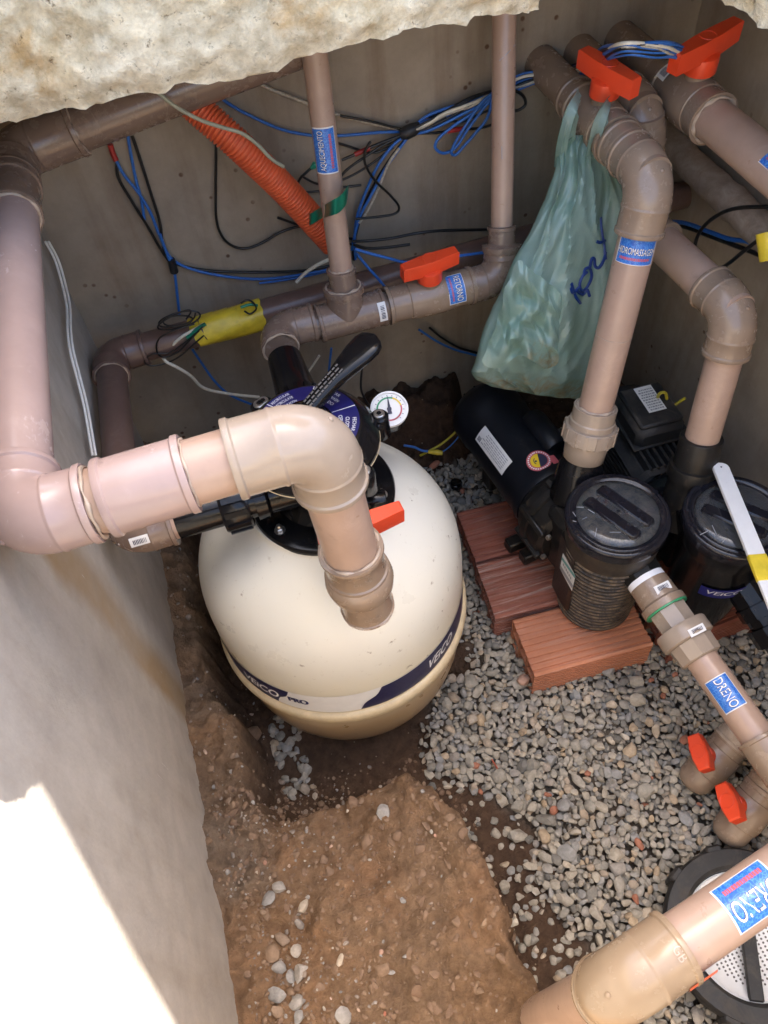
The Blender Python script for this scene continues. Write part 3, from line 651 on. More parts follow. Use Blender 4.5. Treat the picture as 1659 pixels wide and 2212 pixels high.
def build_crumbs():
    items = []
    for _ in range(1700):
        u = rng.random()
        if u < 0.75: x = XL + 0.02 + abs(rng.normal(0, 0.14)); y = rng.uniform(0.0, 0.52)
        else: x = XL+rng.uniform(0.0, 0.10); y = rng.uniform(0.3, 1.1)
        if x > 0.15 and y < 0.42: continue
        s = float(np.clip(rng.lognormal(math.log(0.0022), 0.55), 0.001, 0.008)); items.append((x, y, ez(x, y)+s*0.2, s, float(rng.beta(1.0, 1.6))))
    for _ in range(900):      # earth clods half sunk in the bank
        x = rng.uniform(XL+0.02, 0.16); y = rng.uniform(-0.05, 0.50); s = float(np.clip(rng.lognormal(math.log(0.0042), 0.5), 0.002, 0.013)); items.append((x, y, ez(x, y)-s*0.15, s, float(rng.uniform(0, 0.22))))
    return items
tag(stones_mesh('soil_crumbs', build_crumbs(), 'bank_stone'), 'small crumbs of earth and stone scattered over the soil bank', 'rubble', kind='stuff')
# loose stones on the bank that can be told apart
ROCKS = [(827, 1755, 17, .72, 'round grey stone lying alone on top of the soil bank'), (735, 2072, 13, .9, 'small pale stone alone on the smooth soil bank'),
    (603, 1915, 15, .75, 'G'), (580, 1940, 17, .70, 'G'), (655, 1960, 16, .88, 'G'), (645, 1995, 15, .62, 'G'), (612, 2030, 19, .45, 'G'), (640, 2055, 14, .8, 'G'), (590, 2060, 18, .30, 'G'), (600, 2090, 17, .72, 'G'), (650, 2100, 20, .76, 'G'),
    (630, 2110, 14, .68, 'G'), (598, 2150, 20, .70, 'G'), (638, 2165, 16, .74, 'G'), (600, 2185, 15, .42, 'G'), (645, 2195, 14, .7, 'G'), (740, 2195, 18, .72, 'G'), (680, 1720, 10, .9, 'G'), (550, 1770, 14, .2, 'G'), (610, 1690, 12, .5, 'G')]
for (qx, qy, rad, tint, lab) in ROCKS:
    p = PZ(qx, qy, 0.205)
    for _ in range(3): p = PZ(qx, qy, ez(p[0], p[1])+0.004)
    s = rad/FPX*1.28
    o = stones_mesh('stone', [(p[0], p[1], p[2], s, tint)], 'bank_stone')
    if lab == 'G': tag(o, 'loose chip of stone among the rubble on the soil bank', 'stone', 'loose stones on the soil bank')
    else: tag(o, lab, 'stone')
for (qx, qy, rad, tint, lab) in [(1018, 1555, 20, .86, 'large tan stone lying on the gravel beside the filter'), (1130, 1468, 17, .95, 'smooth cream stone on the gravel by the brick corner'), (545, 1590, 26, .12, 'brown clod of earth wedged against the foot of the filter')]:
    p = PZ(qx, qy, 0.035); s = rad/FPX*1.5
    tag(stones_mesh('stone', [(p[0], p[1], p[2], s, tint)], 'bank_stone'), lab, 'stone')
# ------------------------------------------------------------------ pit walls
def wall_geo(o, ex, ey, nrm, L, Hh, step, amp, seed, thick=0.14, lowrag=0.0):
    o, ex, ey, nrm = (np.asarray(q, float) for q in (o, ex, ey, nrm)); nu, nv = int(L/step), int(Hh/step)
    U, Vv = np.meshgrid(np.linspace(0, L, nu+1), np.linspace(0, Hh, nv+1), indexing='ij')
    dsp = amp*(fbm(U, Vv, 3, seed, 4)+0.35*fbm(U, Vv, 22, seed+7, 3))
    if lowrag: dsp = dsp - lowrag*smooth01((0.10 - Vv + 0.05*fbm(U, Vv, 14, seed+3))/0.05)*(0.6+fbm(U, Vv, 30, seed+5))
    P = o + U[..., None]*ex + Vv[..., None]*ey + dsp[..., None]*nrm; V = P.reshape(-1, 3)
    a = np.arange(nu+1)[:, None]*(nv+1)+np.arange(nv+1)[None]; F = [tuple(q) for q in np.stack([a[:-1, :-1], a[1:, :-1], a[1:, 1:], a[:-1, 1:]], -1).reshape(-1, 4)]
    n0 = len(V); B = np.array([o+ex*u+ey*v-nrm*thick for u, v in ((0, 0), (L, 0), (L, Hh), (0, Hh))]); cor = [a[0, 0], a[-1, 0], a[-1, -1], a[0, -1]]
    V = np.concatenate([V, B]); F.append((n0+3, n0+2, n0+1, n0))
    for k, ring in enumerate((a[:, 0], a[-1, :], a[::-1, -1], a[0, ::-1])): F.append(tuple([n0+k, n0+(k+1) % 4] + list(map(int, ring[::-1]))))
    return V, F
Z0, Z1 = -0.02, 1.10
solo('pit_wall', wall_geo((XL, YB, Z0), (1, 0, 0), (0, 0, 1), (0, -1, 0), XR-XL, Z1-Z0, 0.012, 0.006, 60, lowrag=0.03), 'plaster_back', 'stained brown plaster wall carrying the cable bundles', 'wall')
solo('pit_wall', wall_geo((XL, -0.75, Z0), (0, 1, 0), (0, 0, 1), (1, 0, 0), YB+0.75+0.10, Z1-Z0, 0.012, 0.004, 61), 'plaster_left', 'grey plaster wall with an ochre stain and a patch of sunlight', 'wall')
solo('pit_wall', wall_geo((XR, YB+0.10, Z0), (0, -1, 0), (0, 0, 1), (-1, 0, 0), YB+0.75+0.10, Z1-Z0, 0.014, 0.005, 62), 'plaster_right', 'tan plaster wall beside the finned pump motor', 'wall')
tag(solo('wall_front', wall_geo((XR, -0.75, Z0), (-1, 0, 0), (0, 0, 1), (0, 1, 0), XR-XL, Z1-Z0, 0.05, 0.005, 63), 'plaster_right'), kind='structure')
# ------------------------------------------------------------------ broken concrete slab with the opening we look through
def slab():
    ctrl = [(-0.232, -0.62), (-0.232, 0.0), (-0.228, 0.25), (-0.219, 0.325), (-0.206, 0.35), (-0.193, 0.386), (-0.185, 0.447), (-0.205, 0.485), (-0.225, 0.62), (-0.222, 0.80), (-0.205, 0.895), (-0.150, 0.916), (-0.03, 0.905), (0.10, 0.913), (0.25, 0.904), (0.36, 0.906), (0.42, 0.905), (0.455, 0.925), (0.475, 0.965), (0.50, 1.03), (0.56, 1.04), (0.595, 0.965), (0.607, 0.88), (0.618, 0.80), (0.640, 0.735), (0.70, 0.68), (0.80, 0.60), (0.86, 0.45), (0.88, 0.1), (0.88, -0.62)]  # left lip lies out of view, shaped to trim the sun patch
    P = spline([A(x, y, 0) for x, y in ctrl], 14); P = np.concatenate([P, [[0.88-1.112*k/60, -0.62, 0] for k in range(1, 60)]])
    out = [P[0]]
    for p in P[1:]:                                              # even spacing along the rim
        while np.linalg.norm(p-out[-1]) > 0.009: out.append(out[-1]+unit(p-out[-1])*0.0065)
        if np.linalg.norm(p-out[-1]) > 0.005: out.append(p)
    P = np.array(out); n = len(P); T = np.roll(P, -1, 0)-np.roll(P, 1, 0); T /= np.linalg.norm(T, axis=1)[:, None]; nr = np.stack([T[:, 1], -T[:, 0], 0*T[:, 0]], 1)   # towards the opening
    zr = 1.10 + np.concatenate([[0, 0.002, 0.006], np.linspace(0.012, 0.20, 34)]); rows = []
    s = np.arange(n)*0.0065
    zlow = 0.020*fbm(s, s*0, 14, 90, 5) + 0.007*fbm(s, s*0, 40, 95, 4)
    zlow = zlow*np.where(P[:, 0] < -0.17, 0.2, 1.0)
    for k, z in enumerate(zr):
        d = np.array([noise.fractal(Vector((p[0]*13, p[1]*13, z*13)), 0.9, 2.1, 5) for p in P])*0.011 + np.array([abs(noise.noise(Vector((p[0]*45, p[1]*45, z*45)))) for p in P])*-0.008 + np.array([noise.noise(Vector((p[0]*95, p[1]*95, z*95))) for p in P])*0.004
        d = d*np.where(P[:, 0] < -0.17, 0.22, 1.0); under = 0.010*(1-smooth01(np.array((z-1.10)/0.03)))
        rows.append(P + nr*(d[:, None]-under) + np.stack([0*s, 0*s, z + zlow*(1-smooth01(np.array((z-1.10)/0.06)))], 1))
    V = np.concatenate(rows); F = []
    for k in range(len(rows)-1):
        for i in range(n): j = (i+1) % n; F.append((k*n+i, k*n+j, (k+1)*n+j, (k+1)*n+i))
    cen = P.mean(0); ang = P-cen; ang /= np.maximum(np.abs(ang[:, 0])/1.6, np.abs(ang[:, 1])/1.7)[:, None]; outp = cen+ang
    n0 = len(V); V = np.concatenate([V, outp+[0, 0, 1.10], outp+[0, 0, 1.30]]); m = len(rows)
    for i in range(n):
        j = (i+1) % n
        F += [(i, n0+i, n0+j, j), ((m-1)*n+i, (m-1)*n+j, n0+n+j, n0+n+i), (n0+i, n0+n+i, n0+n+j, n0+j)]
    return V, F
solo('concrete_slab', slab(), 'broken_concrete', 'thick cream concrete slab with a ragged broken edge over the pit', 'slab', sharp=60)
# yard around the pit and an added unseen slab that keeps the sun off the pit
def yard():
    o, i = 60, 1.45; V = [(-o, -o, 1.288), (o, -o, 1.288), (o, o, 1.288), (-o, o, 1.288), (-i, -1.3, 1.288), (1.8, -1.3, 1.288), (1.8, 1.9, 1.288), (-i, 1.9, 1.288)]
    return np.array(V), [(0, 1, 5, 4), (1, 2, 6, 5), (2, 3, 7, 6), (3, 0, 4, 7)]
tag(solo('yard_ground', yard(), 'soil', smooth=False), kind='structure')
def sun_blocker():
    p0 = A(-0.275, 0.339, 0.791)+A(0.29, 0.350, 1.0)*2.609; t = unit(A(1, -0.6, 0)); q = unit(A(0.6, 1, 0)); return box(p0+q*1.0+t*0.42+A(0, 0, 0.06), t*1.35, q*1.0, A(0, 0, 0.06))
tag(solo('added_sun_blocker', sun_blocker(), 'plaster_right', smooth=False), kind='structure')
# ------------------------------------------------------------------ sand filter: tank, multiport valve, gauge
TC = A(0.043, 0.751, 0)
def around(c, n, r, z, start=0.0): return [(start+2*math.pi*k/n, A(c[0]+r*math.cos(start+2*math.pi*k/n), c[1]+r*math.sin(start+2*math.pi*k/n), z)) for k in range(n)]
def build_filter():
    t = thing('sand_filter', (TC[0], TC[1], ez(TC[0], TC[1]-0.1)), 'cream sand filter tank with a black valve and lever on top', 'filter')
    body = [(0.000, 0.12), (0.002, 0.165), (0.015, 0.186), (0.04, 0.203), (0.07, 0.213), (0.11, 0.220), (0.16, 0.2245), (0.20, 0.2262)]
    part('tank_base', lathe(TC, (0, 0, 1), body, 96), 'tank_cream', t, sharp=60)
    ring = [(0.198, 0.222), (0.200, 0.229), (0.204, 0.2325), (0.214, 0.2345), (0.224, 0.2345), (0.229, 0.2325), (0.232, 0.2285), (0.232, 0.222)]
    part('seam_ring', lathe(TC, (0, 0, 1), ring, 96), 'tank_rim', t, sharp=60)
    dome = [(0.228, 0.2255), (0.25, 0.2262), (0.32, 0.2264), (0.36, 0.2258), (0.395, 0.2235), (0.425, 0.2175), (0.452, 0.207), (0.476, 0.1925), (0.498, 0.173), (0.516, 0.150), (0.530, 0.128), (0.540, 0.113), (0.545, 0.108), (0.552, 0.106), (0.553, 0.02)]
    P = np.array(dome); pp = spline([A(a, b, 0) for a, b in dome[:-1]], 3)
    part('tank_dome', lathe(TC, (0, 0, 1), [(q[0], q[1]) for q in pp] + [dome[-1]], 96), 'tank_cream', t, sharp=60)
    # printed band
    rb = 0.2264
    def band(lift):
        def f(x, y):
            th = -math.pi/2 + x/rb; rr = rb+lift; return A(TC[0]+rr*math.cos(th), TC[1]+rr*math.sin(th), 0.272+y)
        return f
    def thx(qx, qy):
        p = PZ(qx, qy, 0.272); return (math.atan2(p[1]-TC[1], p[0]-TC[0])+math.pi/2)*rb
    hh = 0.032; bd = part('brand_band', grid_patch(band(0.0007), thx(500, 1420)-0.10, thx(985, 1370)+0.10, -hh, hh, 90, 2), 'sticker_white', t)
    x1, x2 = thx(614, 1500), thx(802, 1508)
    sh = lambda f, k: (lambda x, y: f(x + (k*y*0.5 + k*0.012*math.tanh(y*130)), y))
    part('navy_panel', grid_patch(sh(band(0.0011), 0.55), thx(500, 1420)-0.10, x1, -hh*0.98, hh*0.98, 50, 10), 'navy_band', bd)
    part('navy_panel', grid_patch(sh(band(0.0011), 0.75), x2, thx(985, 1370)+0.10, -hh*0.98, hh*0.98, 60, 10), 'navy_band', bd)
    def veico(xc, w_, h_):
        g = [text_at('VEiCO', band(0.0016), xc+dx, dy, h_, w_, slant=0.25) for dx, dy in ((0, 0.0), (0.0012, 0.0), (0.0006, 0.0008))]
        part('lettering', join(*g), 'print_white', bd, smooth=False)
    xa, xb = thx(526, 1455), thx(602, 1500); veico((xa+xb)/2, xb-xa, 0.027); xa, xb = thx(922, 1436), thx(980, 1374); veico((xa+xb)/2, xb-xa, 0.027)
    part('lettering', join(*[text_at('PRO', band(0.0014), thx(646, 1511)+dx, 0.002, 0.017, 0.034) for dx in (0, 0.0012, -0.0012)]), 'print_navy', bd, smooth=False)
    # flange and bolts
    VC = A(0.054, 0.749, 0)
    part('flange', lathe(VC, (0, 0, 1), [(0.544, 0.104), (0.546, 0.112), (0.553, 0.1125), (0.558, 0.110), (0.560, 0.102), (0.562, 0.05)], 64), 'black_plastic', t)
    a0 = PZ(598, 1150, 0.562)-VC; th0 = math.atan2(a0[1], a0[0])
    for th, p in around(VC, 6, 0.094, 0.559, th0):
        b = part('bolt', lathe(p, (0, 0, 1), [(0, 0.0085), (0.002, 0.0085), (0.0022, 0.006)], 18), 'steel', t)
        part('nut', lathe(p, (0, 0, 1), [(0.002, 0.0068), (0.0075, 0.0068), (0.0085, 0.0055)], 6), 'steel', b, sharp=20)
        part('thread', lathe(p, (0, 0, 1), [(0.008, 0.0038), (0.013, 0.0036), (0.014, 0.0028)], 14), 'steel', b)
    # valve body with ribs, cover, dial
    part('valve_body', lathe(VC, (0, 0, 1), [(0.558, 0.074), (0.565, 0.068), (0.585, 0.060), (0.60, 0.060), (0.635, 0.066), (0.645, 0.080), (0.655, 0.092), (0.667, 0.094), (0.668, 0.05)], 48), 'black_plastic', t)
    for th, p in around(VC, 12, 0.064, 0.60, 0.2):
        n_ = A(math.cos(th), math.sin(th), 0); part('body_rib', box(p, n_*0.010, np.cross((0, 0, 1), n_)*0.0022, A(0, 0, 0.038)), 'black_plastic', t, smooth=False)
    cv = part('valve_cover', lathe(VC, (0, 0, 1), [(0.668, 0.050), (0.668, 0.0965), (0.6695, 0.098), (0.679, 0.098), (0.682, 0.0955), (0.690, 0.092), (0.699, 0.0855), (0.7045, 0.079), (0.708, 0.074), (0.7115, 0.036), (0.720, 0.031), (0.728, 0.028), (0.730, 0.018)], 64), 'black_plastic', t, sharp=45)
    part('cover_seam', lathe(VC, (0, 0, 1), [(0.6675, 0.0985), (0.6685, 0.0992), (0.6700, 0.0985)], 64, False), 'tank_rim', cv)
    for q in ((815, 900), (785, 1018), (566, 868)):
        a1 = PZ(*q, 0.68)-VC; th1 = math.atan2(a1[1], a1[0])
        for k in ((0, math.pi) if q[0] > 600 else (0,)):
            th = th1+k; p = A(VC[0]+0.104*math.cos(th), VC[1]+0.104*math.sin(th), 0)
            lg = part('cover_lug', lathe(p, (0, 0, 1), [(0.640, 0.0125), (0.642, 0.0140), (0.680, 0.0135), (0.683, 0.0110)], 24), 'black_plastic', t)
            part('lug_web', box(A(VC[0]+0.094*math.cos(th), VC[1]+0.094*math.sin(th), 0.661), A(math.cos(th), math.sin(th), 0)*0.012, A(-math.sin(th), math.cos(th), 0)*0.017, A(0, 0, 0.016), 0.004), 'black_plastic', lg)
            sc_ = part('screw', lathe(p, (0, 0, 1), [(0.682, 0.0082), (0.6855, 0.0082), (0.6865, 0.007)], 20), 'steel', lg)
            part('hex_socket', lathe(p, (0, 0, 1), [(0.6862, 0.0038), (0.6869, 0.0038)], 6), 'black_plastic', lg)
    def dial(lift):
        def f(x, y):        # x = angle, y = radius
            z = 0.7115 - (y-0.036)/(0.074-0.036)*0.0035 + lift; return A(VC[0]+y*math.cos(x), VC[1]+y*math.sin(x), z)
        return f
    dl = part('dial_label', grid_patch(dial(0.0006), 0, 2*math.pi, 0.0375, 0.0735, 72, 2), 'valve_blue', cv)
    for k in range(6): a = th_d = R_(8)+k*math.pi/3; part('dial_line', grid_patch(dial(0.0010), a-0.008, a+0.008, 0.038, 0.073, 1, 2), 'print_white', dl)
    def dtext(lines, ang):
        g = []
        n_ = A(math.cos(ang), math.sin(ang), 0); tx = A(-math.sin(ang), math.cos(ang), 0)*-1
        for i, s in enumerate(lines):
            rr = 0.0665-i*0.0095
            f = lambda x, y, rr=rr: dial(0.0012)(ang - x/rr, rr+y)
            g.append(text_at(s, f, 0, 0, 0.0052, min(0.030, 0.0042*len(s))))
        part('lettering', join(*g), 'print_white', dl, smooth=False)
    dtext(['RECIRCULAR', 'RECIRCULATE', 'RECIRCULACIÓN'], R_(112)); dtext(['LAVAR', 'BACKWASH', 'LAVADO'], R_(40)); dtext(['FECHAR', 'CLOSED', 'CERRADO'], R_(-22))
    # lever
    b0 = A(VC[0]-0.006, VC[1], 0.722); tip = PZ(812, 726, 0.775); d = unit(tip-b0); sd = unit(np.cross(d, (0, 0, 1))); up = np.cross(sd, d); L = np.linalg.norm(tip-b0)
    prof = [(0.0, .013), (0.25, .0125), (0.45, .0135), (0.62, .0185), (0.76, .0225), (0.88, .0235), (0.95, .0195), (0.985, .012), (1.0, .004)]
    ring_ = []; V = []; F = []
    for s, wd in prof:
        th = 0.0105 - 0.003*s
        for k in range(16):
            a = 2*math.pi*k/16; ca, sa = math.cos(a), math.sin(a); V.append(b0 + d*L*s + sd*wd*np.sign(ca)*abs(ca)**0.6 + up*(th*np.sign(sa)*abs(sa)**0.7*(1 if s < 0.98 else 0.5) + 0.004*math.sin(s*3.1)))
    for i in range(len(prof)-1):
        for k in range(16): F.append((i*16+k, i*16+(k+1) % 16, (i+1)*16+(k+1) % 16, (i+1)*16+k))
    F += [tuple(range(15, -1, -1)), tuple((len(prof)-1)*16+k for k in range(16))]
    lv = part('lever', (np.array(V), F), 'black_plastic', t, sharp=70)
    part('lever_hub', lathe(A(VC[0], VC[1], 0.715), (0, 0, 1), [(0, 0.03), (0.012, 0.027), (0.02, 0.016), (0.022, 0.008)], 28), 'black_plastic', lv)
    rr = random.Random(3); g = []
    for row in (-1, 0, 1):
        u = 0.12
        while u < 0.56:
            ln = rr.uniform(0.025, 0.06); c_ = b0+d*L*(u+ln/2)+sd*row*0.006+up*(0.0112-0.003*u+0.004*math.sin(u*3.1)); g.append(box(c_, d*L*ln/2*0.85, sd*0.0012, up*0.0003)); u += ln+0.008
    part('moulded_lines', join(*g), 'print_faint', lv, smooth=False)
    # ports
    pl = part('port', lathe((0.02, 0.72, 0.62), (-1, 0, 0), [(0, 0.030), (0.045, 0.028), (0.05, 0.033), (0.066, 0.033), (0.067, 0.027), (0.078, 0.027)], 36), 'black_plastic', t)
    nut = lathe((-0.055, 0.72, 0.62), (-1, 0, 0), [(0, 0.026), (0, 0.0375), (0.003, 0.039), (0.035, 0.039), (0.04, 0.036), (0.04, 0.026)], 40); gs = [nut]
    for k in range(12):
        a = 2*math.pi*k/12; n_ = A(0, math.cos(a), math.sin(a)); gs.append(box(A(-0.0745, 0.72, 0.62)+n_*0.0395, n_*0.002, np.cross((1, 0, 0), n_)*0.004, A(0.016, 0, 0)))
    part('port_union', join(*gs), 'black_plastic', t)
    part('port_sleeve', lathe((-0.09, 0.72, 0.62), (-1, 0, 0), [(0, 0.0265), (0.07, 0.0265), (0.07, 0.02)], 32), 'black_plastic', t)
    part('port', lathe((0.060, 0.80, 0.62), (0, 1, 0), [(0, 0.036), (0.055, 0.0355), (0.058, 0.040), (0.085, 0.040), (0.10, 0.034), (0.135, 0.031), (0.19, 0.0285), (0.19, 0.02)], 36), 'black_plastic', t)
    gs = []
    for k in range(16):
        a = 2*math.pi*k/16; n_ = A(math.cos(a), 0, math.sin(a)); gs.append(box(A(0.060, 0.872, 0.62)+n_*0.0405, n_*0.002, np.cross((0, 1, 0), n_)*0.003, A(0, 0.013, 0)))
    part('port_ribs', join(*gs), 'black_plastic', t, smooth=False)
    part('port', lathe((0.060, 0.70, 0.60), (0, -1, 0), [(0, 0.034), (0.06, 0.033), (0.062, 0.040), (0.085, 0.040), (0.086, 0.03)], 36), 'black_plastic', t)
    q = PZ(772, 1090, 0.59); q2 = PZ(832, 1079, 0.59); dq = unit(q2-q)
    st = part('drain_stub', lathe(q-dq*0.03, dq, [(0, 0.0135), (0.048, 0.0135), (0.049, 0.0165), (0.052, 0.017), (0.071, 0.0165), (0.073, 0.015)], 28), 'black_plastic', t)
    # pressure gauge
    G = PZ(841, 884, 0.640); nrm = unit(unit(CAM-G)*0.62 + A(0, 0, 1)*0.62 + A(0.05, 0, 0)); R0 = 0.0285
    ga = part('pressure_gauge', lathe(G-nrm*0.030, nrm, [(0, 0.018), (0.001, 0.026), (0.004, 0.0275), (0.029, 0.0275)], 40), 'black_plastic', t)
    part('bezel', lathe(G-nrm*0.004, nrm, [(0, R0*0.97), (0, R0), (0.005, R0*1.02), (0.007, R0), (0.007, R0*0.90), (0.003, R0*0.90)], 48, False), 'white_plastic', ga)
    gx = unit(np.cross(UP, nrm)); gy = np.cross(nrm, gx)
    part('face', lathe(G-nrm*0.0005, nrm, [(0, R0*0.91), (0.0008, R0*0.91)], 40), 'sticker_white', ga)
    def gp(l): return lambda x, y: G + nrm*(0.0007+l) + gx*y*math.cos(x) + gy*y*math.sin(x)
    for m, a0_, a1_ in (('print_green', R_(200), R_(75)), ('print_yellow', R_(75), R_(20)), ('print_red', R_(20), R_(-70))): part('scale_arc', grid_patch(gp(0.0003), a0_, a1_, R0*0.60, R0*0.69, 18, 1), m, ga)
    part('scale_arc', grid_patch(gp(0.0003), R_(-20), R_(-110), R0*0.60, R0*0.69, 14, 1), 'print_red', ga)
    part('scale_ticks', join(*[grid_patch(gp(0.0004), a-0.02, a+0.02, R0*0.72, R0*0.80, 1, 1) for a in np.linspace(R_(220), R_(-40), 14)]), 'print_dark', ga, smooth=False)
    nd = unit(gx*-0.14+gy); ns = np.cross(nrm, nd)
    part('needle', join((np.array([G+nrm*0.0022+nd*R0*0.78, G+nrm*0.0022-nd*R0*0.3+ns*R0*0.12, G+nrm*0.0022-nd*R0*0.3-ns*R0*0.12]), [(0, 2, 1)]), lathe(G+nrm*0.001, nrm, [(0, R0*0.13), (0.0018, R0*0.12)], 14)), 'print_dark', ga, smooth=False)
    part('gauge_stem', sweep([A(VC[0]+0.09, VC[1]+0.03, 0.63), G-nrm*0.02], 0.009, 14), 'black_plastic', ga)
build_filter()
# ------------------------------------------------------------------ pipe runs (each glued run is one thing)
R6 = 0.0315
def tocam(p): return unit(CAM-np.asarray(p, float))
# --- run in front: along the left wall, across, and down to the filter valve
def run_front():
    t = thing('pipe_run', (-0.24, 0.50, 0.85), 'thick pinkish brown pipe crossing in front of the filter valve', 'pipe')
    Ac = A(-0.238, 0.501, 0.943); Bc = A(0.043, 0.504, 0.945); Ec = A(-0.238, 1.190, 0.943)
    de = unit(PY(600, 112, 1.19)-Ec); pipe(t, Ec+de*0.46, Ec+de*0.03, R6, 'pvc_grey')
    elbow(t, -de, Ec, (0, -1, 0), R6, 'pvc_grey', k=1.15, ls=0.065)
    gluebead(t, Ec+de*0.101, de, R6*1.05, 1)
    y1, y2 = PX(45, 425, -0.238)[1], PX(45, 500, -0.238)[1]
    pipe(t, Ec-A(0, 0.03, 0), A(-0.238, y1-0.01, 0.943), R6, 'pvc_grey'); pipe(t, A(-0.238, y2+0.01, 0.943), Ac+A(0, 0.03, 0), R6, 'pvc_pink')
    coupling(t, A(-0.238, y1, 0.943), A(-0.238, y2, 0.943), R6, 'pvc_grey', 1.12); gluebead(t, A(-0.238, y2-0.001, 0.943), (0, 1, 0), R6*1.04, 2)
    elbow(t, (0, -1, 0), Ac, (1, 0, 0), R6, 'pvc_pink', k=1.15, ls=0.030, lo=0.036, rb=0.030)
    xs = [PY(q, w_, 0.501)[0] for q, w_ in ((208, 1085), (226, 1080), (404, 1012), (497, 975))]
    pipe(t, A(-0.17, 0.5015, 0.943), A(xs[3]+0.02, 0.5035, 0.9447), R6, 'pvc_pipe', 'pipe')
    gluebead(t, A(xs[0]-0.001, 0.5015, 0.943), (1, 0, 0), R6*1.06, 3, w_=0.003)
    coupling(t, A(xs[1], 0.5018, 0.9432), A(xs[2], 0.503, 0.944), R6, 'pvc_pink', 1.15); gluebead(t, A(xs[2]+0.001, 0.503, 0.944), (1, 0, 0), R6*1.03, 4, w_=0.002)
    dn = unit(PZ(799, 1325, 0.60)-Bc)
    e = elbow(t, (1, 0, 0), Bc, dn, R6, 'pvc_tan', k=1.20, ls=0.048, lo=0.036, rb=0.036)
    f = on_cyl(Bc-A(0.068, 0, 0), (1, 0, 0), R6*1.20, A(0, -0.35, 0.9))
    zz = lambda z: Bc + dn*((z-Bc[2])/dn[2])
    pipe(t, zz(0.905), zz(0.742), R6, 'pvc_pipe')
    # check valve body marked DE 50
    P = zz(0.752); L = np.linalg.norm(zz(0.618)-P); rv = R6*1.16
    cvb = part('check_valve', lathe(P, dn, [(0, R6*0.99), (0, rv*1.05), (0.004, rv*1.06), (0.007, rv), (L*0.30, rv*0.99), (L*0.31, rv*1.05), (L*0.345, rv*1.05), (L*0.36, rv*1.10), (L*0.47, rv*1.16), (L*0.58, rv*1.10), (L*0.64, rv*0.98), (L*0.65, rv*0.92), (L*0.69, rv*0.90), (L*0.97, rv*0.90), (L*0.975, rv*0.95), (L, rv*0.95), (L, R6*0.9)], 40), 'pvc_fitting', t)
    gluebead(t, P+dn*0.0005, dn, R6*1.07, 5, w_=0.003); gluebead(t, P+dn*L*0.99, dn, rv*0.92, 6, w_=0.0025)
    fr = A(0, -0.8, 0.6)
    for off, s in ((0.17, 'DE 50'), (0.84, 'DE 50')):
        f = on_cyl(P+dn*L*off, -dn, rv*(1.0 if off < 0.5 else 0.905), fr, spin=-math.pi/2); part('moulded_mark', text_at(s, f(0.0006), 0, 0, 0.006, 0.022), 'pvc_tan', cvb, smooth=False)
    Cb = zz(0.600)
    elbow(t, dn, Cb, (0, 1, 0), R6*0.84, 'pvc_fitting', k=1.13, ls=0.012, lo=0.03, rb=0.026)
    pipe(t, Cb+A(0, 0.05, 0), A(Cb[0], 0.66, Cb[2]), R6*0.85, 'pvc_pipe')
    # ball valve hidden behind the drop; its lever sticks out to the right
    h0 = PZ(772, 1140, 0.655); lever_handle(t, h0+A(0.004, 0, -0.03), A(0.02, -0.10, 1), A(1, 0.10, 0.10), L=0.118, hub_r=0.02, h=0.030, wid=0.024)
    part('valve_body', lathe(A(Cb[0], 0.575, Cb[2]), (0, 1, 0), [(0, 0.028), (0, 0.036), (0.01, 0.036), (0.02, 0.040), (0.05, 0.040), (0.06, 0.036), (0.07, 0.036), (0.07, 0.028)], 32), 'pvc_fitting', t)
run_front()
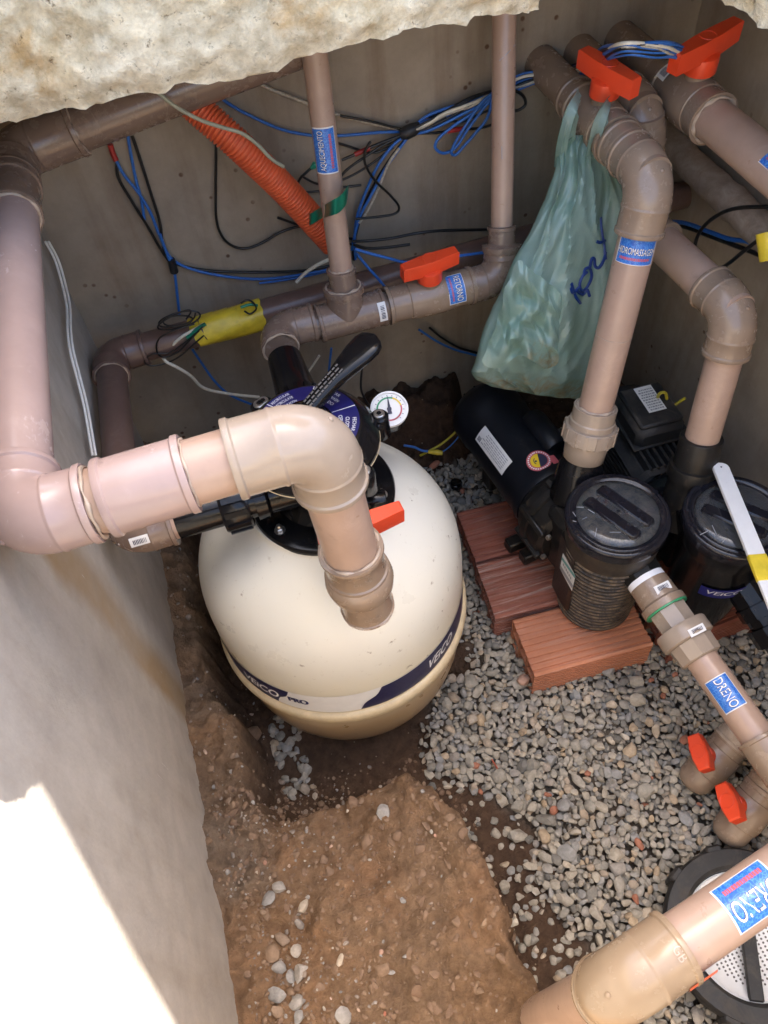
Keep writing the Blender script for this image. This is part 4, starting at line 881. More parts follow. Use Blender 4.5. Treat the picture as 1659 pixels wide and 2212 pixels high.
# --- return manifold behind the filter, with the two slim risers
def run_return():
    t = thing('pipe_run', (0.25, 1.07, 0.55), 'grey brown manifold behind the filter with two slim risers', 'pipe')
    r = 0.0262; y, z = 1.07, 0.607; rs = 0.0188
    pipe(t, A(0.12, y, z), A(0.46, y, z-0.004), r, 'pvc_grey')
    elbow(t, (0, 1, 0), A(0.060, y, 0.615), A(1, 0, -0.03), r, 'pvc_grey', k=1.2, ls=0.012, lo=0.035, rb=0.034)
    gluebead(t, A(0.060, y-0.048, 0.615), (0, 1, 0), r*1.15, 11, w_=0.003)
    xt = PY(757, 690, y)[0]
    coupling(t, A(xt-0.058, y, z), A(xt+0.062, y, z), r, 'pvc_grey', 1.2, 'tee')
    at = PD(684, 150, 1.10); ab = A(xt-0.006, y-0.002, z); d = unit(at-ab)
    tb = part('tee_branch', lathe(ab, d, [(0, r*1.1), (r*1.0, r*1.22), (0.046, r*1.20), (0.047, r*1.33), (0.056, r*1.33), (0.057, r*1.1), (0.058, rs*1.24), (0.082, rs*1.22), (0.083, rs*1.34), (0.088, rs*1.34), (0.089, rs)], 36), 'pvc_grey', t)
    gluebead(tb, ab+d*0.0575, d, r*1.12, 12, w_=0.003); gluebead(tb, ab+d*0.0895, d, rs*1.05, 13, w_=0.0025)
    aq = pipe(t, ab+d*0.06, ab+d*((1.12-ab[2])/d[2]), rs, 'pvc_pipe', 'riser')
    k = PD(706, 318, 1.17); kk = ab+d*((k-ab)@d)
    sticker(aq, on_cyl(kk, d, rs, tocam(kk)+A(-0.16, 0, 0)), 0.066, 0.037, 'AQUECIMENTO', 'tratamento de piscinas', 0.26, 0.86, 0.10, -0.26)
    v1, v2 = PY(838, 690, y)[0], PY(1018, 640, y)[0]
    vb = ball_valve(t, A(v1, y, z), A(v2, y, z-0.003), r, 'pvc_fitting', A(0, -0.12, 1), A(1, 0.10, 0.02), 0.108, bulge=1.3, hs=0.95)
    m = PY(988, 655, y-0.03); f = on_cyl(A(m[0], y, z-0.003), A(1, 0, 0), r*1.30, tocam(m), spin=-math.pi/2)
    sticker(vb, lambda l: (lambda x, y_: f(l)(-x if False else x, y_)), 0.054, 0.031, 'RETORNO', 'tratamento de piscinas', 0.36, 0.80, 0.14, -0.26)
    b = on_cyl(A(PY(822, 705, y)[0], y, z), A(1, 0, 0), r*1.26, A(0, -0.75, 0.35), spin=math.pi/2); barcode(t, b, 0.034, 0.014)
    ec = A(PY(1083, 590, y)[0], y, z-0.004); rt = PD(1091, 40, 1.18); d2 = unit(rt-(ec+A(0, 0, 0.03)))
    elbow(t, (1, 0, 0), ec, d2, r, 'pvc_grey', k=1.2, ls=0.03, lo=0.018, rb=0.034)
    rb_ = ec+d2*0.046; part('reducer', lathe(rb_, d2, [(0, r*1.22), (0.004, r*1.32), (0.011, r*1.32), (0.013, r*1.0), (0.016, rs*1.25), (0.036, rs*1.22), (0.037, rs*1.34), (0.043, rs*1.34), (0.044, rs)], 36), 'pvc_grey', t)
    rp = pipe(t, rb_, rb_+d2*((1.12-rb_[2])/d2[2]), rs, 'pvc_pipe', 'riser')
    for (q0, q1) in (((1075, 132), (1107, 96)), ((1072, 330), (1078, 360))):
        P0, P1 = PD(*q0, 1.2), PD(*q1, 1.2)
        def onp(p): s = rb_+d2*((p-rb_)@d2); return s+unit(p-s)*(rs+0.0006)
        c0, c1 = onp(P0), onp(P1); md = (c0+c1)/2; s = rb_+d2*((md-rb_)@d2); md = s+unit(md-s)*(rs+0.0006)
        part('scratch', sweep([c0, md, c1], 0.0007, 6), 'print_grey', rp)
run_return()
# --- dark pipe low on the back wall, turning along the left wall to the filter
def run_dark():
    r = 0.0262; z = 0.563; y = 1.20
    t = thing('pipe_run', (-0.24, 1.2, 0.5), 'dark brown pipe with a yellow tape wrap on the plaster wall', 'pipe')
    E1 = A(-0.238, 1.19, 0.556); E2 = A(-0.231, 0.72, 0.618); d1 = unit(A(0.92, 1.202, 0.578)-E1); d2 = unit(E2-E1)
    dp = pipe(t, A(0.92, 1.202, 0.578), E1+d1*0.03, r, 'pvc_dark'); elbow(t, -d1, E1, d2, r, 'pvc_dark', k=1.2, ls=0.034, rb=0.032)
    gluebead(t, E1+d2*0.067, d2, r*1.08, 21, w_=0.002)
    pipe(t, E1+d2*0.03, E2-d2*0.03, r, 'pvc_dark')
    el = elbow(t, d2, E2, (1, 0, 0), r, 'pvc_grey', k=1.2, ls=0.034, lo=0.034, rb=0.032)
    b = on_cyl(E2+A(0.02, 0, 0), A(1, 0, 0), r*1.18, A(0, -0.9, 0.5)); barcode(el, b, 0.028, 0.014)
    pipe(t, A(-0.17, 0.72, 0.62), A(-0.14, 0.72, 0.62), r*0.98, 'pvc_pipe')
    # tape wrap: overlapping strips wound at slightly different slants
    for k, (q, wd, sl_) in enumerate(((428, 0.018, 0.22), (452, 0.030, 0.12), (478, 0.034, 0.05), (503, 0.026, -0.05), (530, 0.030, 0.10), (552, 0.026, 0.02))):
        c = PY(q, 715-0.27*(q-400), 1.19); c = E1+d1*((c-E1)@d1); u = unit(np.cross(d1, A(0, 0, 1))); v = np.cross(d1, u); V = []; n = 40
        for s in (0, 1):
            for i in range(n):
                a = 2*math.pi*i/n; rr = r+0.0012+0.0009*math.sin(5*a+k)+0.0006*k*0.4+0.0008*s; V.append(c + d1*((s-0.5)*wd + sl_*0.03*math.sin(a+k)+0.0012*math.sin(9*a+2*k)) + rr*(math.cos(a)*u+math.sin(a)*v))
        part('yellow_tape', (np.array(V), [(i, (i+1) % n, n+(i+1) % n, n+i) for i in range(n)]), 'yellow_tape', t)
run_dark()
# --- massage line: wall, valve, elbow, drop to the first pump
def run_massage():
    t = thing('pipe_run', (0.54, 0.80, 0.42), 'tan pipe labelled HIDROMASSAGEM dropping to the pump with the big clear lid', 'pipe')
    x, z = 0.632, 0.846; E0 = A(x, 0.905, z); bt = A(0.541, 0.800, 0.44); d = unit(bt-E0)
    pipe(t, A(x, YB+0.01, z), A(x, 1.12, z), R6*0.95, 'pvc_fitting')
    coupling(t, A(x, 1.165, z), A(x, 1.13, z), R6*0.95, 'pvc_fitting', 1.12)
    ball_valve(t, A(x, 1.135, z), A(x, 1.015, z), R6*0.95, 'pvc_fitting', A(-0.02, -0.08, 1), A(0.30, -1, 0), 0.115, bulge=1.28, hs=1.0)
    pipe(t, A(x, 1.03, z), E0, R6*0.95, 'pvc_fitting')
    coupling(t, A(x, 1.010, z), A(x, 0.976, z), R6*0.95, 'pvc_fitting', 1.17)
    elbow(t, (0, -1, 0), E0, d, R6*0.95, 'pvc_fitting', k=1.19, ls=0.034, lo=0.042, rb=0.038)
    dp = pipe(t, E0+d*0.05, bt-d*0.0, R6*0.93, 'pvc_pipe', 'drop_pipe')
    k = PD(1371, 563, 1.12); kk = E0+d*((k-E0)@d)
    sticker(dp, on_cyl(kk, -d, R6*0.93, tocam(kk)+A(0.12, 0, 0), spin=-math.pi/2), 0.062, 0.041, 'HIDROMASSAGEM', 'tratamento de piscinas', 0.24, 0.92, 0.0, -0.28)
    gluebead(dp, E0+d*((PD(1322, 765, 1.2)-E0)@d), d, R6*0.94, 31, w_=0.0008)
    u0 = bt-d*0.055
    union(t, u0, d, R6*0.93, 'pvc_tan', 0.105, nut=1.58); gluebead(t, u0-d*0.001, d, R6*0.98, 32, w_=0.003)
run_massage()
# --- line to the second pump
def run_second():
    t = thing('pipe_run', (0.71, 0.72, 0.42), 'brown pipe bending twice down to the pump with the finned motor', 'pipe')
    x, z = 0.703, 0.850; r = R6*0.95; E0 = A(x, 1.062, z); E1 = A(0.720, 1.05, 0.668); E2 = A(0.738, 0.768, 0.672); bt = A(0.706, 0.712, 0.455); d = unit(bt-E2); d01 = unit(E1-E0); d12 = unit(E2-E1)
    pipe(t, A(x, YB+0.01, z), E0, r, 'pvc_fitting'); elbow(t, (0, -1, 0), E0, d01, r, 'pvc_fitting', k=1.17, ls=0.03, rb=0.04)
    pipe(t, E0, E1, r, 'pvc_fitting'); elbow(t, d01, E1, d12, r, 'pvc_fitting', k=1.17, rb=0.04)
    pipe(t, E1, E2, r, 'pvc_pipe'); elbow(t, d12, E2, d, r, 'pvc_fitting', k=1.19, ls=0.036, lo=0.034, rb=0.036)
    pipe(t, E2+d*0.05, bt+d*0.02, r*0.95, 'pvc_pipe', 'drop_pipe'); gluebead(t, bt+d*0.001, d, r*0.98, 41, w_=0.0025)
run_second()
# --- upper right line with its own lever valve
def run_upper():
    t = thing('pipe_run', (0.78, 0.9, 0.8), 'brown pipe with an orange lever valve high by the plaster corner', 'pipe')
    x, z = 0.780, 0.855; r = R6*0.98
    pipe(t, A(x, YB+0.01, z), A(x, 1.10, z), r, 'pvc_fitting'); vb = ball_valve(t, A(x, 1.125, z), A(x, 0.995, z), r, 'pvc_fitting', A(-0.03, -0.08, 1), A(1, 0.35, 0.05), 0.125, bulge=1.30, hs=1.08)
    up = pipe(t, A(x, 1.0, z), A(x, 0.45, z+0.004), r, 'pvc_pipe'); gluebead(t, A(x, 0.994, z), (0, 1, 0), r*1.08, 51, w_=0.004)
    barcode(vb, on_cyl(A(x, 1.108, z), A(0, -1, 0), r*1.24, A(-0.6, -0.2, 0.7)), 0.022, 0.024)
    sticker(up, on_cyl(A(x, 0.815, z), A(0, -1, 0), r, A(-0.3, -0.4, 0.8)), 0.06, 0.04, 'DRENO', 'tratamento de piscinas', 0.42, 0.82)
    # lower dusty pipe on the same wall
    t2 = thing('dusty_pipe', (0.88, 1.0, 0.64), 'old grey pipe caked in mortar running along the tan wall', 'pipe')
    n = 60; ys = np.linspace(YB+0.02, 0.40, n); P = [A(0.882, q, 0.676) for q in ys]; ra = [0.027+0.0025*noise.noise(Vector((0, q*40, 1)))+0.0015*noise.noise(Vector((0, q*130, 5))) for q in ys]
    V, F = sweep(P, ra, 28)
    for i in range(len(V)):
        q = Vector(V[i]); dv = V[i]-A(0.882, V[i][1], 0.676); V[i] += dv*(0.10*noise.fractal(q*38, 0.9, 2.0, 4))
    part('pipe', (V, F), 'pvc_dusty', t2, sharp=70)
run_upper()
# --- suction line with two unions, the DRENO label, tee and two low valves
def run_suction():
    t = thing('pipe_run', (0.60, 0.25, 0.1), 'brown drain line with two union nuts and two low orange valves', 'pipe')
    P0 = A(0.5555, 0.566, 0.298); P1 = A(0.603, 0.245, 0.252); d = unit(P1-P0); r = 0.0275
    part('teflon_wrap', lathe(P0-d*0.004, d, [(0, r*1.0), (0, r*1.22), (0.012, r*1.24), (0.013, r)], 32), 'teflon', t)
    ad = part('threaded_adapter', lathe(P0+d*0.008, d, [(0, r), (0, r*1.26), (0.036, r*1.30), (0.040, r*1.46), (0.052, r*1.46), (0.054, r*1.1), (0.055, r*1.05)], 36), 'pvc_fitting', t)
    part('green_seal', lathe(P0+d*0.060, d, [(0, r), (0, r*1.40), (0.003, r*1.40), (0.003, r)], 36), 'print_green', t)
    barcode(ad, on_cyl(P0+d*0.025, np.cross(d, (0, 0, 1)), r*1.3, A(-0.1, -0.35, 0.9)), 0.030, 0.014)
    u = part('union', lathe(P0+d*0.062, d, [(0, r), (0, r*1.22), (0.040, r*1.20), (0.041, r)], 8), 'pvc_tan', t, sharp=20)
    nt_ = part('union_nut', lathe(P0+d*0.098, d, [(0, r), (0, r*1.60), (0.003, r*1.66), (0.026, r*1.66), (0.028, r*1.52), (0.029, r*1.2)], 40), 'pvc_tan', u)
    barcode(u, on_cyl(P0+d*0.111, np.cross(d, (0, 0, 1)), r*1.66, A(0.0, -0.35, 0.9)), 0.030, 0.013)
    part('lower_collar', lathe(P0+d*0.127, d, [(0, r), (0, r*1.40), (0.030, r*1.34), (0.032, r*1.2), (0.032, r)], 10), 'pvc_tan', u, sharp=20)
    sp = pipe(t, P0+d*0.12, P1, r*0.98, 'pvc_pipe')
    k = PD(1577, 1494, 1.25); kk = P0+d*((k-P0)@d)
    sticker(sp, on_cyl(kk, d, r*0.98, tocam(kk)+A(-0.05, 0, 0)), 0.056, 0.040, 'DRENO', None, 0.36, 0.86, 0.05)
    coupling(t, P1-d*0.028, P1+d*0.10, r, 'pvc_fitting', 1.18, 'tee'); pipe(t, P1+d*0.09, P1+d*0.22, r, 'pvc_pipe')
    # low branches that lie on the gravel
    for n_, (q0, q1, hp) in enumerate((((1625, 1560), (1520, 1665), (1467, 1672)), ((1690, 1655), (1575, 1800), (1565, 1775)))):
        a = PZ(*q0, 0.115 if n_ == 0 else 0.13); b = PZ(*q1, 0.050); dd = unit(b-a); Ln = np.linalg.norm(b-a); rr = r*0.98
        br = elbow(t, unit(A(0.25, 0.9, -0.2)), a, dd, rr, 'pvc_dusty' if n_ == 0 else 'pvc_fitting', k=1.2, ls=0.02, lo=0.02, rb=0.034, nub=False)
        vb = part('valve_body', lathe(a+dd*0.050, dd, [(0, rr), (0, rr*1.26), (0.006, rr*1.26), (0.007, rr*1.2), (0.020, rr*1.2), (0.021, rr*1.27), (0.026, rr*1.27), (0.030, rr*1.34), (0.062, rr*1.34), (0.068, rr*1.25), (0.074, rr*1.25), (0.075, rr*1.18), (0.095, rr*1.15), (0.108, rr*0.9), (0.114, rr*0.5)], 36), 'pvc_fitting', t)
        m = a+dd*0.096; up = unit(PZ(*hp, 0.085)-m); up = unit(up-dd*(up@dd))
        part('stem', lathe(m+up*rr*0.9, up, [(0, rr*0.55), (rr*0.55, rr*0.55)], 20), 'pvc_fitting', vb)
        lever_handle(t, m+up*rr*1.3, up, unit(np.cross(up, dd))*0.9+dd*0.45, L=0.062, hub_r=0.017, hub_h=0.012, h=0.024, wid=0.030)
run_suction()
# --- large drain pipe close by, with its elbow and label
def run_drain():
    t = thing('pipe_run', (0.2, 0.03, 0.5), 'thick tan pipe with a large DRENO label above a pump basket', 'pipe')
    P0 = A(0.62, 0.112, 0.648); E0 = A(0.166, 0.0225, 0.629); d = unit(E0-P0); r = R6*0.88
    pp = pipe(t, P0, E0-d*0.03, r, 'pvc_pipe')
    k = PD(1603, 1948, 0.76); kk = P0+d*((k-P0)@d)
    sticker(pp, on_cyl(kk, d, r, tocam(kk)+A(0.0, 0.0, 0.0)), 0.060, 0.046, 'DRENO', 'tratamento de piscinas 98209 3937', 0.40, 0.84, 0.12, -0.28)
    dv = unit(A(-0.10, 0.02, -1)); e = elbow(t, d, E0, dv, r, 'pvc_sand', k=1.20, ls=0.040, lo=0.012, rb=0.030); pipe(t, E0+dv*0.03, E0+dv*0.55, r*0.98, 'pvc_pipe')
    f = on_cyl(E0-d*0.060, d, r*1.20, tocam(E0)); part('moulded_mark', text_at('GB', f(0.0006), 0, 0.006, 0.009, 0.013, rot=math.pi/2), 'glue', e, smooth=False)
    f2 = on_cyl(E0-d*0.070, d, r*1.205, A(0.25, -0.9, 0.12)); part('orange_sticker', grid_patch(f2(0.0008), -0.016, 0.016, -0.008, 0.008, 6, 4), 'orange_conduit', e)
run_drain()
# ------------------------------------------------------------------ hollow clay bricks under the pumps
def brick(x0, x1, y0, y1, z0, z1, mat, label, yaw=0.0, grooves=9):
    cx, cy = (x0+x1)/2, (y0+y1)/2; L, W, Hh = x1-x0, y1-y0, z1-z0; tw = 0.008
    ex = A(math.cos(yaw), math.sin(yaw), 0); ey = A(-math.sin(yaw), math.cos(yaw), 0); ez_ = A(0, 0, 1); o = A(cx, cy, z0)
    g = []
    def bx_(u0, u1, v0, v1, w0, w1, b=0.0): g.append(box(o+ex*(u0+u1)/2+ey*(v0+v1)/2+ez_*(w0+w1)/2, ex*(u1-u0)/2, ey*(v1-v0)/2, ez_*(w1-w0)/2, b))
    # shell as one closed grooved profile swept along the brick
    pts = []; n = grooves
    def side(a, b, nrm_):
        a, b, nrm_ = np.array(a), np.array(b), np.array(nrm_); out = []
        c0 = a+(b-a)*0.04; c1 = b+(a-b)*0.04; out.append(tuple(c0))
        for k in range(n):
            for f_, dp in ((0.12, 0), (0.22, 1), (0.5, 1), (0.60, 0)):
                q = c0+(c1-c0)*((k+f_)/n); out.append(tuple(q-nrm_*dp*0.0030))
        out.append(tuple(c1)); return out
    hw = W/2
    pts = side((-hw, Hh), (hw, Hh), (0, 1))[::-1] + side((-hw, 0), (-hw, Hh), (-1, 0))[::-1] + [(-hw+0.004, 0), (hw-0.004, 0)] + side((hw, 0), (hw, Hh), (1, 0))
    m = len(pts); inn = [(-hw+tw, tw), (hw-tw, tw), (hw-tw, Hh-tw), (-hw+tw, Hh-tw)]
    V = []; F = []
    for u in (-L/2, L/2):
        for (v, w_) in pts: V.append(o+ex*u+ey*v+ez_*w_)
    for k in range(m): j = (k+1) % m; F.append((k, j, m+j, m+k))
    # end faces: solid web plate set 1 mm in, pierced look from six deep cells built as inner boxes
    P = np.array(V); g.append((P, F))
    nx_, nz_ = 3, 2; cw = (W-2*tw-(nx_-1)*tw)/nx_; ch = (Hh-2*tw-(nz_-1)*tw)/nz_
    for e_ in (-1, 1):
        u = e_*(L/2-0.001)
        def quad(v0, v1, w0, w1): 
            q = np.array([o+ex*u+ey*v0+ez_*w0, o+ex*u+ey*v1+ez_*w0, o+ex*u+ey*v1+ez_*w1, o+ex*u+ey*v0+ez_*w1]); g.append((q, [(0, 1, 2, 3) if e_ > 0 else (3, 2, 1, 0)]))
        vs = [-hw+0.001]+[q for k in range(nx_) for q in (-hw+tw+k*(cw+tw), -hw+tw+k*(cw+tw)+cw)]+[hw-0.001]
        ws = [0.001]+[q for k in range(nz_) for q in (tw+k*(ch+tw), tw+k*(ch+tw)+ch)]+[Hh-0.002]
        for i in range(len(vs)-1):
            for j in range(len(ws)-1):
                if i % 2 == 1 and j % 2 == 1:
                    v0, v1, w0, w1 = vs[i], vs[i+1], ws[j], ws[j+1]; dp = 0.05; c = [(v0, w0), (v1, w0), (v1, w1), (v0, w1)]; q = []
                    for uu in (u, u-e_*dp): q += [o+ex*uu+ey*a+ez_*b for a, b in c]
                    f = [(k, (k+1) % 4, 4+(k+1) % 4, 4+k) for k in range(4)] + [(4, 5, 6, 7)]
                    g.append((np.array(q), [fc[::-1] for fc in f] if e_ > 0 else f))
                else: quad(vs[i], vs[i+1], ws[j], ws[j+1])
    V, F = join(*g); V = np.array([v+A(*(0.0012*np.array(noise.noise_vector(Vector(v)*35)))) for v in V])
    return solo('hollow_brick', (V, F), mat, label, 'brick', sharp=25)
brick(0.357, 0.597, 0.533, 0.661, 0.008, 0.098, 'clay_orange', 'clean orange hollow brick under the front of the ribbed strainer', R_(-3))
brick(0.334, 0.570, 0.672, 0.806, 0.008, 0.098, 'clay_dusty', 'hollow brick with a whitish dusty top under the pump foot', R_(-4))
brick(0.345, 0.580, 0.814, 0.950, 0.008, 0.097, 'clay_red', 'dark red hollow brick under the smooth black motor', R_(-3))
brick(0.625, 0.865, 0.520, 0.645, 0.008, 0.095, 'clay_red', 'dark hollow brick under the strainer with the blue label', R_(4))
brick(0.640, 0.880, 0.655, 0.785, 0.008, 0.095, 'clay_red', 'dark hollow brick under the finned motor pump body', R_(2))
brick(0.630, 0.870, 0.800, 0.930, 0.008, 0.095, 'clay_red', 'dark hollow brick under the finned motor', R_(2))
# ------------------------------------------------------------------ pumps
def lid_parts(t, S, R0, z, hdir, style):
    rg = part('lid_ring', lathe(A(S[0], S[1], z), (0, 0, 1), [(-0.026, R0*0.90), (-0.024, R0*0.98), (-0.010, R0), (-0.004, R0), (0.0, R0*0.985), (0.002, R0*0.95), (0.0015, R0*0.90), (0.0035, R0*0.885), (0.004, R0*0.86), (0.002, R0*0.83), (0.001, R0*0.79), (-0.002, R0*0.78), (-0.02, R0*0.78)], 72, False), 'lid_dark', t, sharp=50)
    dm = [(-0.004, R0*0.80), (0.001, R0*0.785), (0.004, R0*0.74), (0.0065, R0*0.60), (0.0075, R0*0.3), (0.0078, 0.003)]
    part('lid_window', lathe(A(S[0], S[1], z), (0, 0, 1), dm, 60, False), 'lid_clear', rg, sharp=70)
    part('strainer_basket', lathe(A(S[0], S[1], z-0.030), (0, 0, 1), [(0, R0*0.78), (0.002, R0*0.77), (0.0022, R0*0.66), (-0.015, R0*0.60), (-0.016, 0.004)], 40), 'basket_grey', rg)
    h = unit(hdir); s = np.cross((0, 0, 1), h)
    for k in (-1, 1):
        c = A(S[0], S[1], z+0.001)+s*k*R0*0.20
        part('lid_grip', box(c, h*R0*0.62, s*R0*0.145, A(0, 0, 0.0095), 0.005), 'lid_dark', rg)
    rs_ = random.Random(style)
    for k in range(7):
        a0_ = rs_.uniform(2.6, 4.6); r0_ = rs_.uniform(0.5, 0.9)*R0; aa = rs_.uniform(0, 6.28); ln = rs_.uniform(0.006, 0.022); c0 = A(S[0]+r0_*math.cos(a0_), S[1]+r0_*math.sin(a0_), z+0.0072); dv_ = A(math.cos(aa), math.sin(aa), 0)
        part('scratch', sweep([c0-dv_*ln/2, c0+dv_*ln/2], 0.0006, 5), 'print_grey', rg)
    part('grip_bridge', box(A(S[0], S[1], z-0.001), h*R0*0.5, s*R0*0.20, A(0, 0, 0.007), 0.003), 'lid_dark', rg)
mat_plain('lid_dark', (0.010, 0.010, 0.014), 0.12, 0.2, 0.12, (0.20, 0.19, 0.18), 60, spec=0.4)
mat_plain('basket_grey', (0.22, 0.25, 0.27), 0.5, 0.2, 0.2, (0.2, 0.2, 0.2), 40)
def pump_one():
    S = A(0.528, 0.651, 0); t = thing('pool_pump', (S[0], S[1], 0.098), 'black pump with a ribbed dusty strainer and a smooth motor', 'pump')
    pr = [(0.100, 0.062), (0.103, 0.068)]; z = 0.108
    while z < 0.322: f = 0.0715+0.0075*(z-0.1)/0.22; pr += [(z, f-0.0055), (z+0.0022, f+0.001), (z+0.0065, f+0.001), (z+0.0088, f-0.0055)]; z += 0.0118
    pr += [(0.328, 0.081), (0.350, 0.083), (0.372, 0.083), (0.374, 0.07)]
    part('strainer_body', lathe(S, (0, 0, 1), pr, 64), 'black_ribbed', t, sharp=30)
    lid_parts(t, S, 0.0887, 0.398, PZ(1410, 1160, .4)-PZ(1275, 1065, .4), 1)
    m = unit(A(-0.135, 0.99, 0)); sd = np.cross(m, (0, 0, 1)); O = A(S[0], S[1], 0.235)
    # flat cheek on the strainer with its paper label
    ck = part('cheek_plate', box(A(S[0]-0.058, S[1]+0.010, 0.235), A(0.020, 0, 0), A(0, 0.034, 0), A(0, 0, 0.095), 0.006), 'black_dirty', t)
    pl = PX(1203, 1212, S[0]-0.079)
    lb = part('paper_label', grid_patch(lambda x, y: A(S[0]-0.0788, S[1]-0.006-x, 0.262+y), -0.026, 0.026, -0.027, 0.027, 2, 2), 'sticker_white', ck)
    part('label_print', grid_patch(lambda x, y: A(S[0]-0.0793, S[1]-0.006-x, 0.262+y+x*0.25), -0.026, 0.026, 0.012, 0.021, 2, 1), 'print_teal', lb)
    part('label_print', grid_patch(lambda x, y: A(S[0]-0.0793, S[1]-0.006-x, 0.262+y+x*0.15), -0.026, 0.026, -0.022, -0.010, 2, 1), 'print_grey', lb)
    part('label_print', join(*[grid_patch(lambda x, y: A(S[0]-0.0793, S[1]-0.006-x, 0.262+y), -0.018+k*0.006, -0.014+k*0.006, -0.002, 0.005, 1, 1) for k in range(6)]), 'print_grey', lb, smooth=False)
    d = unit(A(0.603, 0.245, 0.252)-A(0.5555, 0.566, 0.298)); q = A(0.5555, 0.566, 0.298)
    part('suction_port', lathe(q-d*0.065, d, [(0, 0.040), (0.040, 0.040), (0.045, 0.037), (0.062, 0.0365), (0.063, 0.03)], 8), 'black_dirty', t, sharp=20)
    part('neck', box(O+m*0.075+A(0, 0, 0.01), m*0.045, sd*0.060, A(0, 0, 0.075), 0.012), 'black_dirty', t)
    vol = [(0.085, 0.040), (0.088, 0.078), (0.096, 0.088), (0.118, 0.090), (0.130, 0.088), (0.132, 0.094), (0.146, 0.094), (0.149, 0.088), (0.165, 0.086), (0.172, 0.080), (0.185, 0.074)]
    part('volute', lathe(O+A(0, 0, 0.0), m, vol, 44), 'black_dirty', t, sharp=30)
    for k in range(8):
        a = 2*math.pi*(k+0.4)/8; n_ = math.cos(a)*sd+math.sin(a)*A(0, 0, 1); bo = part('volute_rib', box(O+m*0.125+n_*0.090, m*0.040, np.cross(m, n_)*0.006, n_*0.007, 0.002), 'black_dirty', t)
        if k in (1, 2, 3, 4): part('bolt', lathe(O+m*0.083+n_*0.082, -m, [(0, 0.006), (0.006, 0.006), (0.007, 0.004)], 6), 'steel', bo)
    mo = part('motor_body', lathe(O, m, [(0.178, 0.060), (0.180, 0.079), (0.190, 0.081), (0.205, 0.077), (0.40, 0.077), (0.405, 0.080), (0.45, 0.079), (0.468, 0.070), (0.475, 0.050), (0.476, 0.01)], 56), 'black_motor', t, sharp=45)
    for k in range(14):
        a = 2*math.pi*k/14; n_ = math.cos(a)*sd+math.sin(a)*A(0, 0, 1); part('vent_rib', box(O+m*0.4755+n_*0.045, n_*0.016, np.cross(m, n_)*0.002, m*0.002), 'black_motor', mo, smooth=False)
    cp = part('capacitor_cover', lathe(O+m*0.235+sd*0.040+A(0, 0, 0.062), m, [(0, 0.010), (0.002, 0.024), (0.012, 0.029), (0.09, 0.029), (0.102, 0.024), (0.104, 0.010)], 28), 'black_motor', mo)
    f = on_cyl(O+m*0.310, m, 0.0775, A(-0.80, -0.25, 0.62))
    pl = part('rating_plate', grid_patch(f(0.0006), -0.055, 0.055, -0.019, 0.019, 3, 8), 'sticker_white', mo); r = random.Random(5); g = []
    for row in range(6):
        x = -0.046
        while x < 0.030: w_ = r.uniform(0.004, 0.012); g.append(grid_patch(f(0.0011), x, x+w_, -0.013+row*0.0045, -0.0112+row*0.0045, 1, 1)); x += w_+0.002
    part('small_print', join(*g), 'print_grey', pl, smooth=False)
    part('maker_mark', join(*[grid_patch(f(0.0011), 0.040+k*0.0028, 0.0416+k*0.0028, 0.004, 0.014, 1, 1) for k in range(4)]), 'print_dark', pl, smooth=False)
    f = on_cyl(O+m*0.222, m, 0.0775, A(-0.10, -0.25, 0.95))
    def disc(fn, r0, r1, a0=0, a1=2*math.pi, n=28, cx=0, cy=0): return grid_patch(lambda a, q: fn(cx+q*math.cos(a), cy+q*math.sin(a)), a0, a1, r0, r1, n, 1)
    st = part('round_sticker', disc(f(0.0008), 0.0, 0.0245), 'print_red', mo); part('sticker_tab', grid_patch(f(0.0007), -0.034, 0.0, -0.034, -0.020, 3, 3), 'print_red', st)
    part('sticker_half', disc(f(0.0012), 0.0, 0.0165, R_(-20), R_(160), 18), 'print_yellow', st); part('sticker_half', disc(f(0.0012), 0.0, 0.0165, R_(160), R_(340), 18), 'print_dark', st)
    part('ring_lettering', join(*[disc(f(0.0012), 0.0188, 0.0218, R_(a), R_(a+7), 2) for a in range(0, 360, 13)]), 'print_white', st, smooth=False)
    part('sticker_mark', disc(f(0.0015), 0.009, 0.0105, R_(30), R_(120), 10), 'print_dark', st); part('sticker_mark', disc(f(0.0015), 0.0, 0.0022, cx=0.001, cy=0.006), 'print_dark', st)
    # outlet on top of the volute
    ob = A(0.541, 0.800, 0.44); dd = unit(ob-A(0.632, 0.905, 0.846))
    part('outlet_port', lathe(ob-dd*0.004, dd, [(0, 0.020), (0, 0.034), (0.004, 0.0355), (0.010, 0.0355), (0.012, 0.033), (0.05, 0.034), (0.06, 0.040), (0.14, 0.046), (0.15, 0.02)], 36), 'black_plastic', t)
    for q in (PZ(1118, 1170, .110), PZ(1150, 1195, .112)): part('foot', box(q, sd*0.026, m*0.013, A(0, 0, 0.014), 0.003), 'black_dirty', t)
    part('foot_web', box(PZ(1165, 1160, .15), sd*0.012, m*0.03, A(0, 0, 0.045), 0.003), 'black_dirty', t)
    part('motor_foot', box(O+m*0.36+A(0, 0, -0.107), sd*0.045, m*0.02, A(0, 0, 0.032), 0.004), 'black_dirty', t)
pump_one()
